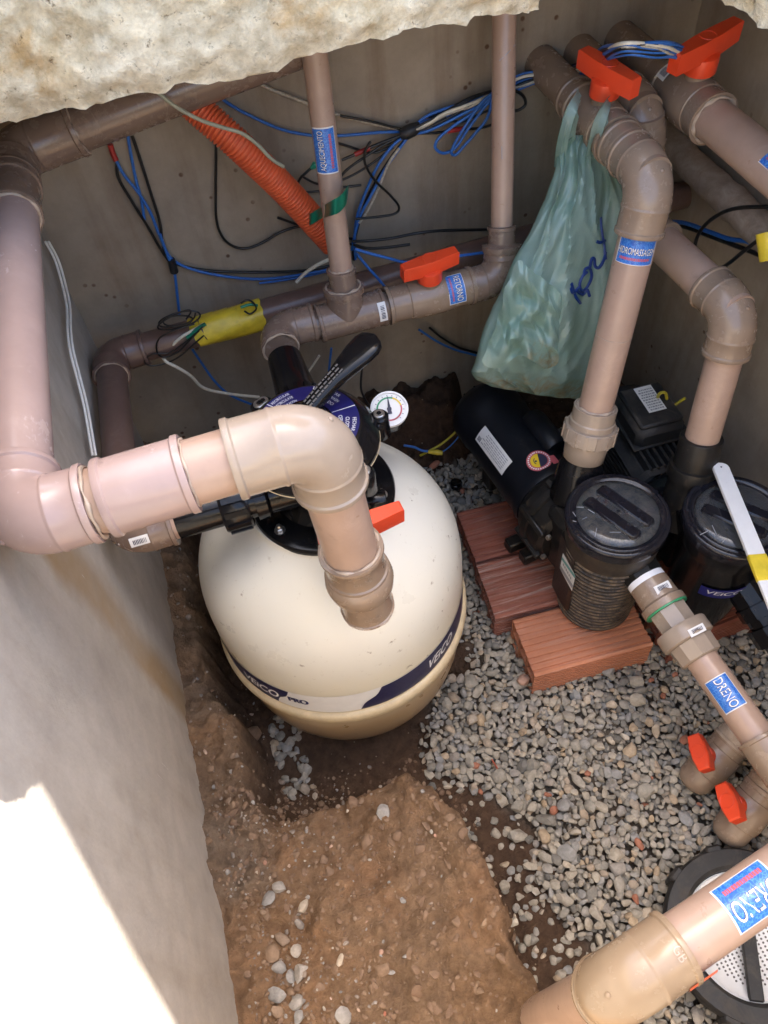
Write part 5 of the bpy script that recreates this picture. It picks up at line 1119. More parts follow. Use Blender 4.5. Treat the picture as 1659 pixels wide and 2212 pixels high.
def pump_two():
    S = A(0.709, 0.580, 0); t = thing('pool_pump', (S[0], S[1], 0.095), 'black pump with a square finned motor and a blue label on its strainer', 'pump')
    part('strainer_body', lathe(S, (0, 0, 1), [(0.096, 0.050), (0.100, 0.058), (0.16, 0.066), (0.24, 0.071), (0.33, 0.075), (0.34, 0.080), (0.372, 0.081), (0.374, 0.07)], 56), 'black_plastic', t, sharp=40)
    lid_parts(t, S, 0.087, 0.398, PZ(1640, 1120, .4)-PZ(1500, 1060, .4), 2)
    th = R_(-113)
    def cyl(l): return lambda x, y: A(S[0]+(0.0722+l+0.067*y)*math.cos(th+x/0.07), S[1]+(0.0722+l+0.067*y)*math.sin(th+x/0.07), 0.262+y)
    bl = part('brand_label', grid_patch(cyl(0.0012), -0.036, 0.040, -0.015, 0.015, 16, 3), 'label_blue', t)
    part('lettering', join(*[text_at('VEiCO', cyl(0.0020), 0.004+dx, 0.003, 0.0125, 0.060, slant=0.2) for dx in (0, 0.0006, 0.0003)]), 'print_white', bl, smooth=False)
    O = A(S[0]+0.002, S[1], 0.245); m = unit(A(0.035, 0.99, 0)); sd = np.cross(m, (0, 0, 1)); Zv = A(0, 0, 1)
    part('neck', box(O+m*0.072+A(0, 0, 0.02), m*0.035, sd*0.058, Zv*0.085, 0.012), 'black_plastic', t)
    part('volute', lathe(O, m, [(0.080, 0.050), (0.085, 0.088), (0.10, 0.098), (0.150, 0.100), (0.160, 0.096), (0.175, 0.080), (0.176, 0.05)], 40), 'black_plastic', t, sharp=40)
    mo = part('motor_body', box(O+m*0.275, m*0.100, sd*0.060, Zv*0.060, 0.014), 'motor_grey', t)
    for k in range(9):
        a = -0.052+k*0.013
        for s in (-1, 1):
            part('fin', box(O+m*0.275+sd*s*0.066+Zv*a, m*0.097, sd*0.012, Zv*0.0026), 'motor_grey', mo, smooth=False)
    for k in range(8):
        a = -0.048+k*0.0137; part('fin', box(O+m*0.275+Zv*0.066+sd*a, m*0.095, sd*0.0026, Zv*0.012), 'motor_grey', mo, smooth=False)
    part('motor_flange', box(O+m*0.178, m*0.012, sd*0.078, Zv*0.078, 0.02), 'motor_grey', t)
    part('fan_cover', lathe(O, m, [(0.370, 0.05), (0.372, 0.074), (0.41, 0.072), (0.42, 0.055), (0.421, 0.01)], 36), 'motor_grey', t)
    C = PZ(1400, 892, 0.352); C = A(C[0], C[1], 0.343)
    tb = part('terminal_box', box(C, m*0.060, sd*0.050, Zv*0.026, 0.012), 'motor_grey', t)
    part('box_lid', box(C+Zv*0.029, m*0.052, sd*0.043, Zv*0.006, 0.004), 'motor_grey', tb); part('box_flange', box(C-Zv*0.016, m*0.064, sd*0.055, Zv*0.003, 0.002), 'motor_grey', tb)
    lc = C+Zv*0.0356+m*0.012+sd*0.004
    f = lambda x, y: lc+m*x*0.96+sd*y+sd*x*0.0
    pl = part('rating_plate', grid_patch(lambda x, y: lc+m*x-sd*y, -0.034, 0.034, -0.018, 0.018, 1, 1), 'sticker_white', tb); r = random.Random(9); g = []
    for row in range(9):
        y = -0.015
        while y < 0.013: w_ = r.uniform(0.002, 0.006); g.append(grid_patch(lambda x, y_: lc+Zv*0.0004+m*x-sd*y_, -0.030+row*0.0066, -0.0265+row*0.0066, y, min(0.015, y+w_), 1, 1)); y += w_+0.0012
    part('small_print', join(*g), 'print_grey', pl, smooth=False)
    E2 = A(0.738, 0.768, 0.672); bt = A(0.706, 0.712, 0.455); d = unit(bt-E2)
    part('outlet_port', lathe(bt-d*0.002, d, [(0, 0.024), (0, 0.035), (0.003, 0.0365), (0.055, 0.0365), (0.056, 0.042), (0.062, 0.043), (0.080, 0.043), (0.082, 0.038), (0.15, 0.040), (0.18, 0.046), (0.19, 0.02)], 36), 'black_dirty', t)
    q0 = A(S[0]+0.02, S[1]-0.02, 0.262); q1 = PZ(1700, 1400, 0.20); dq = unit(q1-q0); L = np.linalg.norm(q1-q0)
    part('suction_port', lathe(q0, dq, [(0, 0.036), (0.075, 0.036), (0.076, 0.040), (0.10, 0.040), (0.101, 0.034), (0.115, 0.034), (0.116, 0.043), (0.150, 0.043), (0.151, 0.033), (L, 0.031)], 10), 'black_plastic', t, sharp=20)
    part('pump_foot', box(O+m*0.14+A(0, 0, -0.122), sd*0.07, m*0.03, Zv*0.026, 0.004), 'black_dirty', t); part('motor_foot', box(O+m*0.29+A(0, 0, -0.10), sd*0.05, m*0.03, Zv*0.045, 0.004), 'black_dirty', t)
pump_two()
# white measuring stick resting on the second lid
def stick():
    a = PZ(1551, 1003, 0.420); b = PZ(1690, 1345, 0.425); d = unit(b-a); L = np.linalg.norm(b-a); s = unit(np.cross((0, 0, 1), d)); up = np.cross(d, s); w_ = 0.0135
    t = thing('paddle_handle', a, 'white plastic handle with a yellow tape band lying on the dark pump lid', 'handle')
    poly = [(0.012*(1-math.cos(q)) , w_*math.sin(q)) for q in np.linspace(-math.pi/2, math.pi/2, 9)][::-1]
    poly = [(-0.012*math.cos(q)+0.012, w_*math.sin(q)) for q in np.linspace(math.pi/2, -math.pi/2, 9)]
    poly = [(L, w_)] + poly + [(L, -w_)]
    part('handle_bar', prism(poly, a+up*0.001, d, s, up*0.006), 'white_plastic', t)
    x = (PZ(1632, 1205, 0.426)-a)@d; c = a+d*(x+0.020)+up*0.004; part('tape_band', box(c, d*0.024, s*(w_+0.0008), up*0.0042, 0.001), 'yellow_tape', t)
    part('hang_hole', lathe(a+d*0.012+up*0.0066, up, [(0, 0.0016), (0.0006, 0.0016)], 10), 'print_dark', t)
stick()
# strainer housing lying on the gravel under the drain pipe
def sump():
    c = PZ(1612, 2020, 0.06); c[2] = 0.0; t = thing('strainer_housing', (c[0], c[1], 0.012), 'black round strainer housing with a white perforated basket on the gravel', 'strainer')
    Ro = 0.128; Ri = 0.094
    part('rim', lathe(c, (0, 0, 1), [(0.010, Ri*0.9), (0.012, Ro*0.93), (0.035, Ro*0.96), (0.060, Ro), (0.072, Ro), (0.078, Ro*0.97), (0.080, Ri*1.06), (0.076, Ri), (0.050, Ri*0.985), (0.03, Ri*0.9)], 72, False), 'motor_grey', t, sharp=35)
    for k in range(10):
        a = 2*math.pi*k/10+0.2; n_ = A(math.cos(a), math.sin(a), 0); part('rim_lug', box(c+n_*(Ro*0.97)+A(0, 0, 0.055), n_*0.010, np.cross((0, 0, 1), n_)*0.014, A(0, 0, 0.022), 0.004), 'motor_grey', t)
    part('basket', lathe(c, (0, 0, 1), [(0.066, Ri*0.985), (0.068, Ri*0.95), (0.055, Ri*0.82), (0.048, Ri*0.5), (0.046, 0.003)], 56, False), 'white_plastic', t)
    part('arm', box(c+A(0.0, 0, 0.068), unit(A(0.45, 1, 0))*Ri*0.97, unit(A(1, -0.45, 0))*0.011, A(0, 0, 0.005), 0.002), 'motor_grey', t)
    g = []
    for i in range(-9, 10):
        for j in range(-14, 15):
            x, y = i*0.0078, j*0.0056
            if x*x+y*y < (Ri*0.74)**2:
                rr = math.hypot(x, y); z = 0.0466+(0.0018*(rr/(Ri*0.5)) if rr < Ri*0.5 else 0.0018+0.007*(rr-Ri*0.5)/(Ri*0.32)); g.append(lathe(c+A(x, y, z), (0, 0, 1), [(0, 0.0018), (0.0009, 0.0018)], 6))
    part('perforation', join(*g), 'print_faint', t, smooth=False)
sump()
# ------------------------------------------------------------------ cables
def cable(pts, off, rad, mat, label, group=None, name='cable', sub=7, jit=0.0):
    """pts: photo points on the plane off metres in front of the back wall (off may be a list)"""
    offs = off if isinstance(off, (list, tuple)) else [off]*len(pts); P = [PY(x, y, YB-o) for (x, y), o in zip(pts, offs)]
    return solo(name, sweep(spline(P, sub), rad*(0.78 if rad > .002 else 1), 10), mat, label, 'cable', group)
BW = 0.010
CB = 'cables strung along the plaster wall'
cable([(275, 285), (282, 330), (294, 390), (305, 430), (312, 475)], BW, .0033, 'cable_blue', 'short blue wire hanging beside the red splice', CB)
cable([(250, 345), (268, 378), (300, 418), (326, 462), (345, 510), (368, 556), (410, 580), (480, 596), (560, 603), (640, 595), (722, 580)], BW+.004, .0034, 'cable_blue', 'blue wire sweeping from the red splice towards the slim riser', CB)
cable([(345, 505), (362, 552), (376, 585), (382, 630), (388, 682)], BW+.008, .0034, 'cable_blue', 'blue wire dropping to the yellow tape', CB)
cable([(252, 345), (256, 385), (285, 435), (318, 488), (348, 540), (372, 575)], BW+.002, .0033, 'cable_black', 'black wire leaving the red splice', CB)
cable([(286, 295), (306, 355), (325, 415), (345, 480), (352, 530), (366, 562), (430, 582), (520, 588), (640, 586), (726, 572)], BW, .0034, 'cable_black', 'black wire running beside the long blue wire', CB)
solo('red_splice', sweep([PY(238, 312, YB-BW), PY(243, 330, YB-BW), PY(251, 347, YB-BW-.003)], .0046, 10), 'red_tape', 'red tape splice on the blue wires under the top pipe', 'tape')
solo('black_tape_wrap', sweep([PY(369, 560, YB-BW-.006), PY(377, 588, YB-BW-.006)], .0075, 10), 'black_tape', 'black tape round the blue and black wires', 'tape')
cable([(455, 205), (466, 300), (466, 400), (467, 470), (478, 508), (500, 530), (530, 537), (565, 525), (610, 500), (650, 489), (705, 484)], BW+.002, .0031, 'cable_black', 'thin black wire looping under the orange conduit', CB)
cable([(332, 190), (372, 225), (430, 258), (480, 275), (522, 288), (556, 312), (585, 342), (612, 360)], [.16, .165, .17, .17, .17, .165, .16, .15], .0037, 'cable_greengrey', 'pale green grey cord lying over the orange conduit', CB)
cable([(545, 172), (590, 195), (640, 214), (700, 238), (760, 256), (820, 270), (872, 281)], BW, .0034, 'cable_speckled', 'white wire blotched with black behind the slim riser', CB)
cable([(470, 205), (500, 228), (545, 252), (610, 280), (680, 293), (750, 292), (820, 286), (880, 284)], BW+.002, .0033, 'cable_blue', 'blue wire passing behind the AQUECIMENTO riser', CB)
cable([(690, 300), (740, 312), (800, 330), (840, 318), (880, 292)], .014, .0028, 'cable_black', 'slack black wire curving under the bundle knot', CB)
cable([(650, 380), (690, 398), (740, 388), (790, 362), (850, 318)], .018, .0027, 'cable_black', 'black wire dipping below the knot towards the conduit', CB)
cable([(600, 470), (655, 490), (720, 512), (770, 516)], .016, .0030, 'cable_black', 'black wire passing behind the conduit end', CB)
cable([(905, 276), (960, 262), (1000, 262), (1040, 245), (1072, 232)], .03, .0028, 'cable_black', 'thin black wire sagging under the bundle', CB)
cable([(735, 250), (800, 262), (850, 275), (890, 283)], .022, .0028, 'cable_black', 'thin black wire beside the blotched white one', CB)
cable([(1100, 190), (1128, 205), (1135, 225), (1120, 238), (1098, 240)], .05, .0034, 'cable_black', 'black cable end curling behind the plain riser', CB)
cable([(560, 612), (620, 604), (690, 590), (760, 570)], .012, .0028, 'cable_blue', 'thin blue wire low on the wall above the dark pipe', CB)
# main bundle to the upper right
bund = [(880, 286), (920, 270), (965, 250), (1020, 225), (1070, 200), (1130, 176), (1200, 158), (1262, 146)]
hi = [(1300, 122), (1350, 107), (1410, 102), (1460, 114), (1500, 135)]
cols = ['cable_blue', 'cable_black', 'cable_white', 'cable_blue', 'cable_black', 'cable_speckled', 'cable_blue', 'cable_black', 'cable_blue']
names = {'cable_blue': 'blue', 'cable_black': 'black', 'cable_white': 'white', 'cable_speckled': 'black blotched white'}
cols += ['cable_black', 'cable_blue', 'cable_black', 'cable_white', 'cable_blue', 'cable_black']
for k, m in enumerate(cols):
    rr = random.Random(k+40); dy = [(-1 if i % 2 else 1)*rr.uniform(-6, 10)*(0.3 if i in (0, 6) else 1) + (k % 9-4)*(2.4 if i not in (0, 6) else 0.9) for i in range(8)]
    pts = [(x+rr.uniform(-3, 3), y+dy[i]) for i, (x, y) in enumerate(bund)]
    of = [0.02+.006*(k % 3)+.003*rr.random() for _ in pts]; of[4] = .03
    pts += [(x+rr.uniform(-6, 6), y+(k % 9-4)*3.4+rr.uniform(-8, 8)) for x, y in hi]; of += [.20, .27, .28, .27, .22]; of[7] = .10+.01*(k % 3); of[6] = .05
    cable(pts, of, .0034 if k < 9 else .0025, m, f'{names[m]} cable of the taped bundle reaching over the lever valves', 'cables of the taped bundle')
solo('black_tape_wrap', sweep([PY(866, 290, YB-.024), PY(878, 287, YB-.028), PY(890, 281, YB-.028), PY(905, 274, YB-.024)], [.009, .0115, .0115, .009], 14), 'black_tape', 'black tape knot where the cable bundle divides', 'tape')
solo('black_tape_wrap', sweep([PY(1184, 163, YB-.056), PY(1216, 156, YB-.06)], .0175, 14), 'black_tape', 'black tape band on the bundle above the green bag', 'tape')
solo('black_tape_wrap', sweep([PY(930, 266, YB-.022), PY(962, 250, YB-.024)], [.011, .010], 12), 'black_tape', 'short black tape sleeve on the bundle beside its knot', 'tape')
cable([(1062, 208), (1030, 238), (985, 268), (950, 296), (940, 318), (958, 331), (985, 318), (1010, 280), (1040, 240), (1066, 206)], .032, .0035, 'cable_blue', 'wide hanging loop of blotched blue cable', 'blue cable loops')
cable([(1066, 206), (1052, 255), (1025, 290), (1000, 318), (985, 334), (975, 330), (985, 305), (1010, 265), (1040, 222), (1066, 200)], .036, .0035, 'cable_blue', 'narrow hanging loop of blotched blue cable', 'blue cable loops')
cable([(738, 346), (775, 330), (820, 310), (880, 288)], .026, .0033, 'cable_black', 'black wire with a red sleeve entering the bundle knot', CB)
solo('red_splice', sweep([PY(766, 334, YB-.0262), PY(798, 320, YB-.0262)], .0043, 10), 'red_tape', 'red sleeve on the black wire right of the slim riser', 'tape')
solo('red_splice', sweep([PY(966, 283, YB-.022), PY(1000, 278, YB-.022)], .0043, 10), 'red_tape', 'red sleeve on the wire under the blue loops', 'tape')
cable([(890, 288), (940, 287), (985, 281), (1040, 276), (1085, 262)], .018, .0031, 'cable_black', 'black wire running under the blue loops', CB)
cable([(880, 290), (848, 315), (815, 360), (790, 415), (772, 465), (766, 515), (768, 560)], .026, .0035, 'cable_blue', 'blue wire falling from the bundle knot', 'wires falling from the knot')
cable([(884, 292), (856, 325), (822, 375), (792, 430), (776, 480), (764, 530), (764, 562)], .020, .0034, 'cable_black', 'black wire falling from the bundle knot', 'wires falling from the knot')
cable([(886, 290), (862, 322), (830, 368), (800, 425), (780, 462), (768, 500), (760, 540)], .031, .0034, 'cable_blue', 'second blue wire falling from the bundle knot', 'wires falling from the knot')
cable([(862, 320), (840, 352), (818, 405), (796, 452), (776, 482)], .034, .0031, 'cable_speckled', 'yellowish blotched wire below the bundle knot', 'wires falling from the knot')
cable([(800, 306), (788, 330), (790, 358), (812, 392), (845, 424), (862, 448), (852, 462), (820, 468), (768, 473)], .038, .0030, 'cable_black', 'black wire making a pear shaped loop on the wall', CB)
cable([(880, 290), (830, 312), (790, 338), (755, 362), (735, 382)], .022, .0030, 'cable_black', 'straight black wire from the knot to the slim riser', CB)
cable([(684, 354), (662, 372), (645, 392), (640, 425), (648, 462), (675, 492), (715, 520), (760, 528)], .03, .0030, 'cable_black', 'black wire with a green tip curling behind the conduit', CB)
solo('green_tip', sweep([PY(690, 349, YB-.03), PY(680, 356, YB-.03), PY(672, 364, YB-.03)], [.002, .006, .003], 8), 'green_wire', 'green tape tip on a black wire by the riser', 'tape')
cable([(625, 416), (680, 414), (740, 405), (780, 400)], .014, .0028, 'cable_black', 'short black wire passing behind riser and conduit', CB)
cable([(762, 521), (800, 520), (850, 514), (900, 504), (960, 498), (1060, 496)], [.05, .05, .06, .07, .07, .06], .0036, 'cable_black', 'thick black cable resting over the dark pipe', CB)
cable([(764, 528), (790, 536), (830, 535), (885, 528)], .07, .0036, 'cable_black', 'short cut black cable end above the dark pipe', CB)
cable([(766, 538), (800, 548), (840, 558), (872, 566), (905, 563), (960, 557), (1050, 545)], .16, .0034, 'cable_blue', 'blue wire crossing above the RETORNO valve', CB)
cable([(768, 545), (790, 572), (815, 600), (848, 640)], .15, .0033, 'cable_blue', 'blue wire slanting down in front of the dark pipe', CB)
cable([(905, 712), (945, 738), (985, 756), (1030, 768)], .03, .0034, 'cable_blue', 'blue wire below the RETORNO valve', CB); cable([(928, 708), (955, 730), (990, 750), (1030, 762)], .02, .0034, 'cable_black', 'black wire below the RETORNO valve', CB)
cable([(414, 752), (436, 785), (465, 825), (500, 855), (560, 880)], .05, .0034, 'cable_blue', 'blue wire running under the yellow tape', CB); cable([(716, 752), (712, 785), (708, 822)], .05, .0033, 'cable_blue', 'blue wire end below the tee', CB)
cable([(782, 795), (780, 840), (792, 868), (806, 885)], .25, .0028, 'cable_black', 'thin black wire behind the valve lever', CB)
cable([(352, 772), (360, 782), (385, 795), (412, 812), (440, 838), (490, 850), (560, 858)], [.13, .14, .14, .13, .12, .12, .12], .0040, 'cable_white', 'dirty white flat cable drooping below the dark elbow', CB)
cable([(366, 752), (392, 728), (420, 712), (440, 700)], [.13, .135, .135, .125], .0036, 'cable_white', 'white cable end tucked into the yellow tape', CB)
cable([(640, 610), (662, 588), (690, 570), (722, 556)], .06, .0045, 'cable_white', 'white flat cable resting on the dark pipe', CB); cable([(652, 822), (672, 795), (690, 768)], .10, .0032, 'cable_white', 'white wire end below the manifold', CB)
for k, dx in enumerate((0, 7)):     # twin white cord by the left wall
    P = [PX(x+dx, y, XL+.012+.002*k) for x, y in ((98, 522), (118, 560), (132, 605), (144, 660), (146, 715), (152, 760), (166, 815), (182, 880), (200, 984))]
    solo('cable', sweep(spline(P, 6), .0021, 10), 'cord_white', 'white twin cord hanging down the grey plaster wall', 'cable', 'white twin cord')
def coil(label, seed, c, rx, ry, off, turns, mat='cable_black'):
    r = random.Random(seed); P = []
    for i in range(int(turns*12)+1):
        a = i/12*2*math.pi; k = 1+0.25*math.sin(a*0.37+seed); ang = -0.4+0.3*math.sin(a*0.21)
        x = rx*k*math.cos(a); y = ry*k*math.sin(a+0.3*math.sin(a*0.5)); P.append(PY(c[0]+x*math.cos(ang)-y*math.sin(ang), c[1]+x*math.sin(ang)+y*math.cos(ang), YB-off-.004*math.sin(a*0.43)))
    solo('cable', sweep(spline(P, 4), .0016, 8), mat, label, 'cable')
coil('thin black wire coiled against the yellow tape', 3, (384, 692), 40, 14, .135, 3.2)
cable([(420, 700), (380, 712), (345, 730), (338, 755), (352, 772), (385, 760), (410, 735), (438, 705)], .14, .0016, 'cable_black', 'thin black wire loop hanging under its coil', CB); cable([(430, 715), (370, 760), (330, 765), (312, 780), (330, 790), (380, 775), (440, 725)], .14, .0015, 'cable_black', 'lowest thin black wire loop by the dark elbow', CB)
cable([(520, 655), (535, 648), (548, 655), (553, 668), (540, 678), (528, 672)], .132, .0018, 'cable_black', 'tiny black wire loop on the yellow tape', CB)
cable([(520, 664), (540, 658), (556, 660)], .130, .0034, 'green_tape', 'green strip under the yellow tape', CB); cable([(404, 730), (420, 715), (444, 700)], .137, .0045, 'green_tape', 'green taped cable joint entering the yellow tape', CB)
# right-hand side cables, lying against the tan wall
def cable_x(pts, x0, rad, mat, label, name='cable'):
    xs = x0 if isinstance(x0, (list, tuple)) else [x0]*len(pts); solo(name, sweep(spline([PX(x, y, q) for (x, y), q in zip(pts, xs)], 7), rad, 10), mat, label, 'cable', 'cables on the tan wall')
cable_x([(1720, 440), (1660, 446), (1590, 450), (1545, 468), (1512, 500), (1500, 540), (1508, 572), (1530, 585), (1565, 575), (1610, 540), (1665, 500), (1730, 470)], .80, .0032, 'cable_black', 'black wire making a large loop near the tan wall')
cable_x([(1430, 478), (1480, 482), (1530, 500), (1575, 516), (1615, 522), (1640, 538), (1700, 570)], .87, .0040, 'cable_blue', 'blue wire sagging across the tan wall')
cable_x([(1430, 481), (1480, 490), (1540, 512), (1600, 535), (1665, 560), (1720, 580)], .872, .0042, 'cable_black', 'black wire sagging across the tan wall')
def yellow_bit():
    P = [PX(x, y, .80) for x, y in ((1652, 505), (1650, 535), (1647, 560))]; solo('yellow_tape_wrap', sweep([PX(1660, 500, .80), PX(1668, 560, .80)], .018, 16), 'yellow_tape', 'yellow tape wrap round the looping black wire', 'tape')
yellow_bit()
# earth wires at the foot of the wall behind the filter
def wire3(P, rad, mat, label, name='cable'): solo(name, sweep(spline([A(*p) for p in P], 7), rad, 9), mat, label, 'cable')
wire3([PZ(1002, 908, .13), PZ(985, 932, .10), PZ(955, 958, .085), PZ(920, 978, .07), PZ(908, 984, .06)], .0028, 'yellow_wire', 'yellow earth wire reaching the smooth motor')
wire3([PZ(1003, 920, .12), PZ(985, 950, .09), PZ(962, 972, .08), PZ(945, 978, .075)], .0016, 'cable_blue', 'thin blue wire beside the yellow earth wire')
wire3([PZ(872, 962, .09), PZ(895, 966, .085), PZ(915, 974, .08), PZ(945, 974, .075)], .0030, 'cable_blue', 'blue wire ending in a yellow connector behind the filter')
solo('wire_connector', sweep([PZ(925, 976, .078), PZ(945, 977, .078), PZ(956, 979, .076)], [.004, .007, .005], 10), 'yellow_tape', 'yellow tape joint on wires behind the filter', 'tape')
wire3([PZ(1418, 865, .36), PZ(1425, 850, .40), PZ(1438, 850, .40), PZ(1440, 872, .36), PZ(1436, 885, .34)], .0030, 'yellow_wire', 'yellow wire loop above the terminal box')
wire3([PZ(1440, 890, .35), PZ(1462, 872, .36), PZ(1480, 860, .375)], .0030, 'yellow_wire', 'yellow wire end beside the terminal box'); wire3([PZ(1310, 862, .33), PZ(1335, 872, .34), PZ(1370, 880, .345)], .0042, 'green_wire', 'green cable entering the finned motor box')
# ------------------------------------------------------------------ orange conduit and green tape
def conduit():
    a, b = PY(376, 188, YB-.055), PY(722, 528, YB-.115); n = 58; P = []; Rr = []; L = np.linalg.norm(b-a)
    base = spline([a, PY(440, 247, YB-.085), PY(520, 318, YB-.11), PY(620, 415, YB-.11), b], 60); cum = np.concatenate([[0], np.cumsum(np.linalg.norm(np.diff(base, axis=0), axis=1))]); T = cum[-1]; s = 0.0; pitch = T/n
    for k in range(n):
        for f_, r in ((0.0, .0205), (0.14, .0232), (0.30, .0240), (0.52, .0240), (0.68, .0232), (0.82, .0205)):
            q = (k+f_)*pitch; P.append([np.interp(q, cum, base[:, i]) for i in range(3)]); Rr.append(r)
    solo('corrugated_conduit', sweep(P, Rr, 28), 'orange_conduit', 'orange corrugated conduit slanting down the plaster wall', 'conduit', sharp=50)
    # green tape strip lashing it to the riser
    V = []; c0 = PY(672, 478, YB-.138); pts = [PY(664, 470, YB-.10), PY(670, 474, YB-.14), PY(690, 462, YB-.160), PY(715, 450, 1.052), PY(735, 440, 1.050), PY(748, 424, 1.062), PY(752, 415, 1.10)]
    C = spline(pts, 6); up = unit(A(0.20, 0, 1)); w_ = 0.0125
    for i, p in enumerate(C):
        s = i/(len(C)-1); ww = w_*(1.0-0.15*math.sin(s*6)); V += [p-up*ww+A(0, 0.0005*math.sin(s*20), 0), p+A(0, -0.0008, 0), p+up*ww]
    F = [(i*3+k, (i+1)*3+k, (i+1)*3+k+1, i*3+k+1) for i in range(len(C)-1) for k in (0, 1)]
    solo('green_tape', (np.array(V), F), 'green_tape', 'green tape lashing the orange conduit to the riser', 'tape')
conduit()
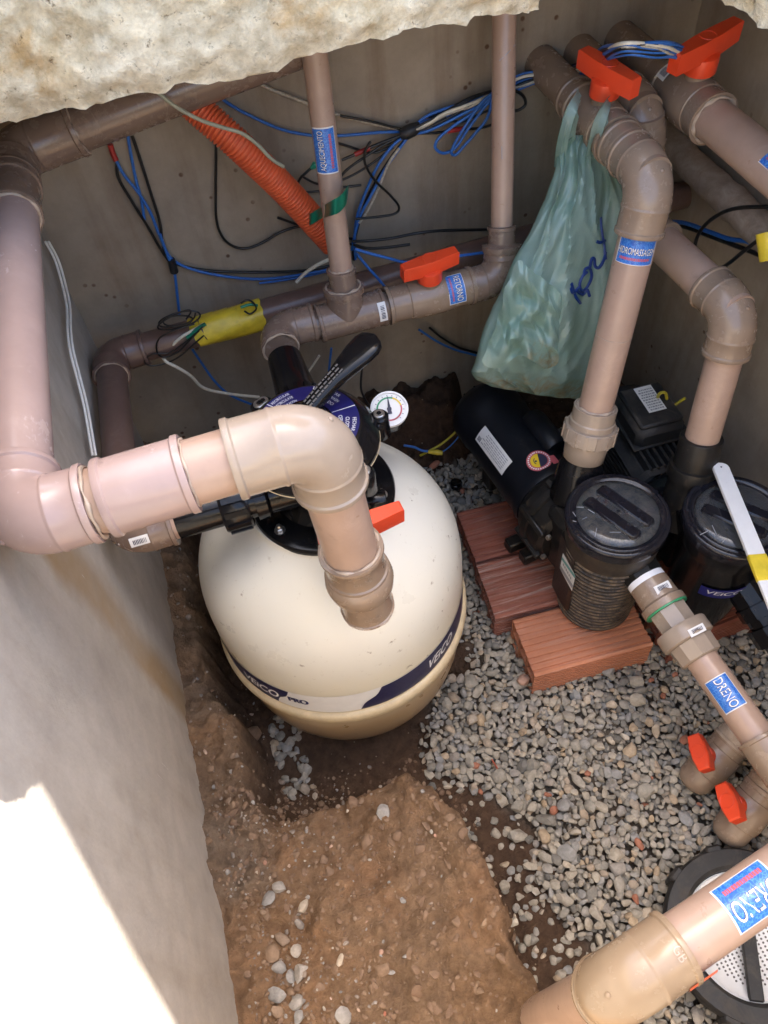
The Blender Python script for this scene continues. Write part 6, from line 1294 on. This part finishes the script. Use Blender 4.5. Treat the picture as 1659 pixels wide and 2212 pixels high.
# ------------------------------------------------------------------ green carrier bag hung on the lever valve
def bag():
    rows = [  # photo y of the row, left x, right x, distance from the back wall, half depth
        (292, 1214, 1330, .235, .004), (320, 1205, 1333, .240, .010), (370, 1196, 1338, .250, .016), (430, 1180, 1350, .262, .022), (490, 1148, 1360, .275, .030), (540, 1122, 1360, .285, .036), (600, 1094, 1352, .295, .040),
        (660, 1064, 1340, .305, .044), (720, 1044, 1325, .315, .046), (770, 1026, 1305, .322, .046), (800, 1019, 1285, .326, .042), (820, 1030, 1270, .328, .032), (836, 1062, 1256, .330, .018)]
    n = 170; ks = np.linspace(0, len(rows)-1, 140); arr = np.array(rows, float); M = []; mud = []
    for k in ks:
        y, xl, xr, off, hd = [np.interp(k, np.arange(len(rows)), arr[:, j]) for j in range(5)]; fr = k/(len(rows)-1)
        for i in range(n):
            a = 2*math.pi*i/n; ca, sa = math.cos(a), math.sin(a); u = 0.5+0.5*math.copysign(abs(ca)**0.8, ca)
            drop = (u-0.0)*(30 if fr > .6 else 10)*fr
            tu = (u-0.62)*8
            w1 = u*(15-6*fr)+1.3*math.sin(fr*4+u*2); fold = 0.015*(1-0.5*fr)*(1-abs(math.sin(w1)))**1.6 + 0.008*(1-abs(math.sin(u*9-fr*7+0.8*math.sin(u*5))))**3 + 0.010*noise.fractal(Vector((u*4.2+0.6*fr, fr*2.6, 3.3)), 0.8, 2.0, 3) + 0.010*(0.5-abs(noise.noise(Vector((u*7+fr*5, fr*4-u*3, 8)))))
            edge = math.sin(math.pi*min(1, max(0, u)))**0.4
            p = PY(xl+(xr-xl)*u + 2.5*math.sin(fr*31+a), y+drop + 7*noise.noise(Vector((u*5, fr*3, 1)))*fr, YB-off-hd*math.copysign(abs(sa)**0.7, sa)-fold*edge)
            M.append(p); mud.append(smooth01(np.array((fr-0.80)/0.12)) if sa > -1 else 0)
    F = []; m = len(ks)
    for i in range(m-1):
        for j in range(n): F.append((i*n+j, (i+1)*n+j, (i+1)*n+(j+1) % n, i*n+(j+1) % n))
    F.append(tuple((m-1)*n+j for j in range(n)))
    t = thing('carrier_bag', PY(1160, 850, YB-.33), 'green translucent plastic carrier bag with blue handwriting hung on a lever valve', 'bag')
    def film(name, V, F, mudv=None):
        o = part(name, (np.array(V), F), 'green_film', t, sharp=40 if name != 'folded_flap' else 75); at = o.data.color_attributes.new('mud', 'FLOAT_COLOR', 'POINT'); mv = np.array(mudv if mudv is not None else [0]*len(V), float)
        at.data.foreach_set('color', np.stack([mv, mv, mv, mv*0+1], 1).ravel()); return o
    b = film('bag_body', M, F, mud)
    # straps over the valve neck
    def strap(c, wd, seed):
        C = spline([PY(x, y, YB-o) for x, y, o in c], 8); V = []; Ff = []; q = 9
        for i, p in enumerate(C):
            s = i/(len(C)-1); ww = np.interp(s, np.linspace(0, 1, len(wd)), wd)
            tg = C[min(i+1, len(C)-1)]-C[max(i-1, 0)]; sdv = unit(np.cross(tg, A(0.25, -1, 0.1)))
            for k in range(q): u = (k/(q-1)-0.5)*2; V.append(p+sdv*ww*u+A(0, -0.006*math.sin(u*4.5+seed)*1.0-0.003*math.sin(u*11+s*3), 0))
        for i in range(len(C)-1):
            for k in range(q-1): Ff.append((i*q+k, i*q+k+1, (i+1)*q+k+1, (i+1)*q+k))
        film('strap', V, Ff)
    strap([(1252, 205, .225), (1242, 232, .262), (1230, 268, .268), (1222, 310, .258), (1220, 350, .240)], [.006, .010, .014, .019, .024], 1)
    strap([(1318, 212, .225), (1312, 235, .270), (1300, 270, .285), (1290, 310, .270), (1286, 360, .245)], [.008, .016, .021, .024, .028], 2.2)
    # crumpled flap folded over the front
    V = []; Ff = []; md = []; nu, nv = 11, 11
    TL, TR, BL, BR = (1118, 560), (1216, 640), (1040, 782), (1206, 782)
    for i in range(nu+1):
        for j in range(nv+1):
            u, v = i/nu, j/nv; x = (TL[0]*(1-u)+TR[0]*u)*(1-v)+(BL[0]*(1-u)+BR[0]*u)*v; y = (TL[1]*(1-u)+TR[1]*u)*(1-v)+(BL[1]*(1-u)+BR[1]*u)*v
            y += 18*math.sin(u*9.0)*v*v + 10*noise.noise(Vector((u*6, 2, 1)))*v; x += 5*noise.noise(Vector((v*5, 4, u*2)))
            cr = abs(math.sin(u*7+v*3.5+2*noise.noise(Vector((u*3, v*3, 0)))))
            V.append(PY(x, y, YB-.352-.020*v-.030*(cr**0.7-0.5)*min(1, 3*v+.1)-.016*noise.fractal(Vector((u*3.6, v*3.6, 2)), .8, 2, 3)-.006*(0.5-abs(noise.noise(Vector((u*8+v*3, v*7, 5)))))-0.012*math.sin(math.pi*u))); md.append(1.0*smooth01(np.array((v-0.55)/0.3))*smooth01(np.array((u-0.35)/0.4)))
    for i in range(nu):
        for j in range(nv): q = i*(nv+1)+j; Ff.append((q, q+1, q+nv+2, q+nv+1))
    film('folded_flap', [v+A(rng.normal(0, .0018), rng.normal(0, .0030), rng.normal(0, .0018)) for v in V], [q for a, b, c, d in Ff for q in ((a, b, c), (a, c, d))], md).modifiers.new('smooth', 'SUBSURF').render_levels = 2
    # marker handwriting
    from mathutils.bvhtree import BVHTree
    bv = BVHTree.FromPolygons([tuple(v) for v in M], F)
    strokes = [[(1235, 612), (1248, 640), (1262, 655)], [(1262, 618), (1240, 632), (1233, 622)], [(1250, 628), (1270, 636), (1282, 626), (1290, 640)], [(1282, 588), (1268, 598), (1260, 615), (1268, 628), (1284, 618), (1296, 598), (1290, 580), (1276, 582), (1272, 596)],
        [(1290, 580), (1296, 560), (1304, 560), (1306, 575), (1318, 578), (1332, 562), (1338, 545)], [(1322, 470), (1326, 500), (1334, 535), (1338, 560)], [(1312, 522), (1322, 524), (1336, 520)]]
    sx = lambda x: 1232+(x-1232)*0.72
    for s in strokes:
        out = []
        for p in spline([A(sx(x), y, 0) for x, y in s], 8):
            r = ray(p[0], p[1]); h = bv.ray_cast(Vector(CAM), Vector(unit(r)))
            if h[0] is not None: out.append(np.array(h[0])-unit(r)*0.0016)
        if len(out) > 3: part('handwriting', sweep(out, .0026, 8), 'marker_blue', b)
bag()
# odds and ends on the ground
def bits():
    a = PZ(1062, 1640, .028); b = PZ(1082, 1672, .026); solo('red_straw', sweep([a, b], .0016, 8), 'twig', 'thin red plastic straw on the muddy gravel edge', 'straw')
    for q0, q1, lab in (((1095, 1305), (1120, 1312), 'x'),): pass
    p = PZ(985, 1050, .03); solo('bottle_cap', lathe(p, (0.1, 0, 1), [(0, .014), (.012, .014), (.014, .011), (.014, .004)], 20), 'black_plastic', 'black plastic cap lying in gravel between filter and smooth motor', 'cap')
bits()
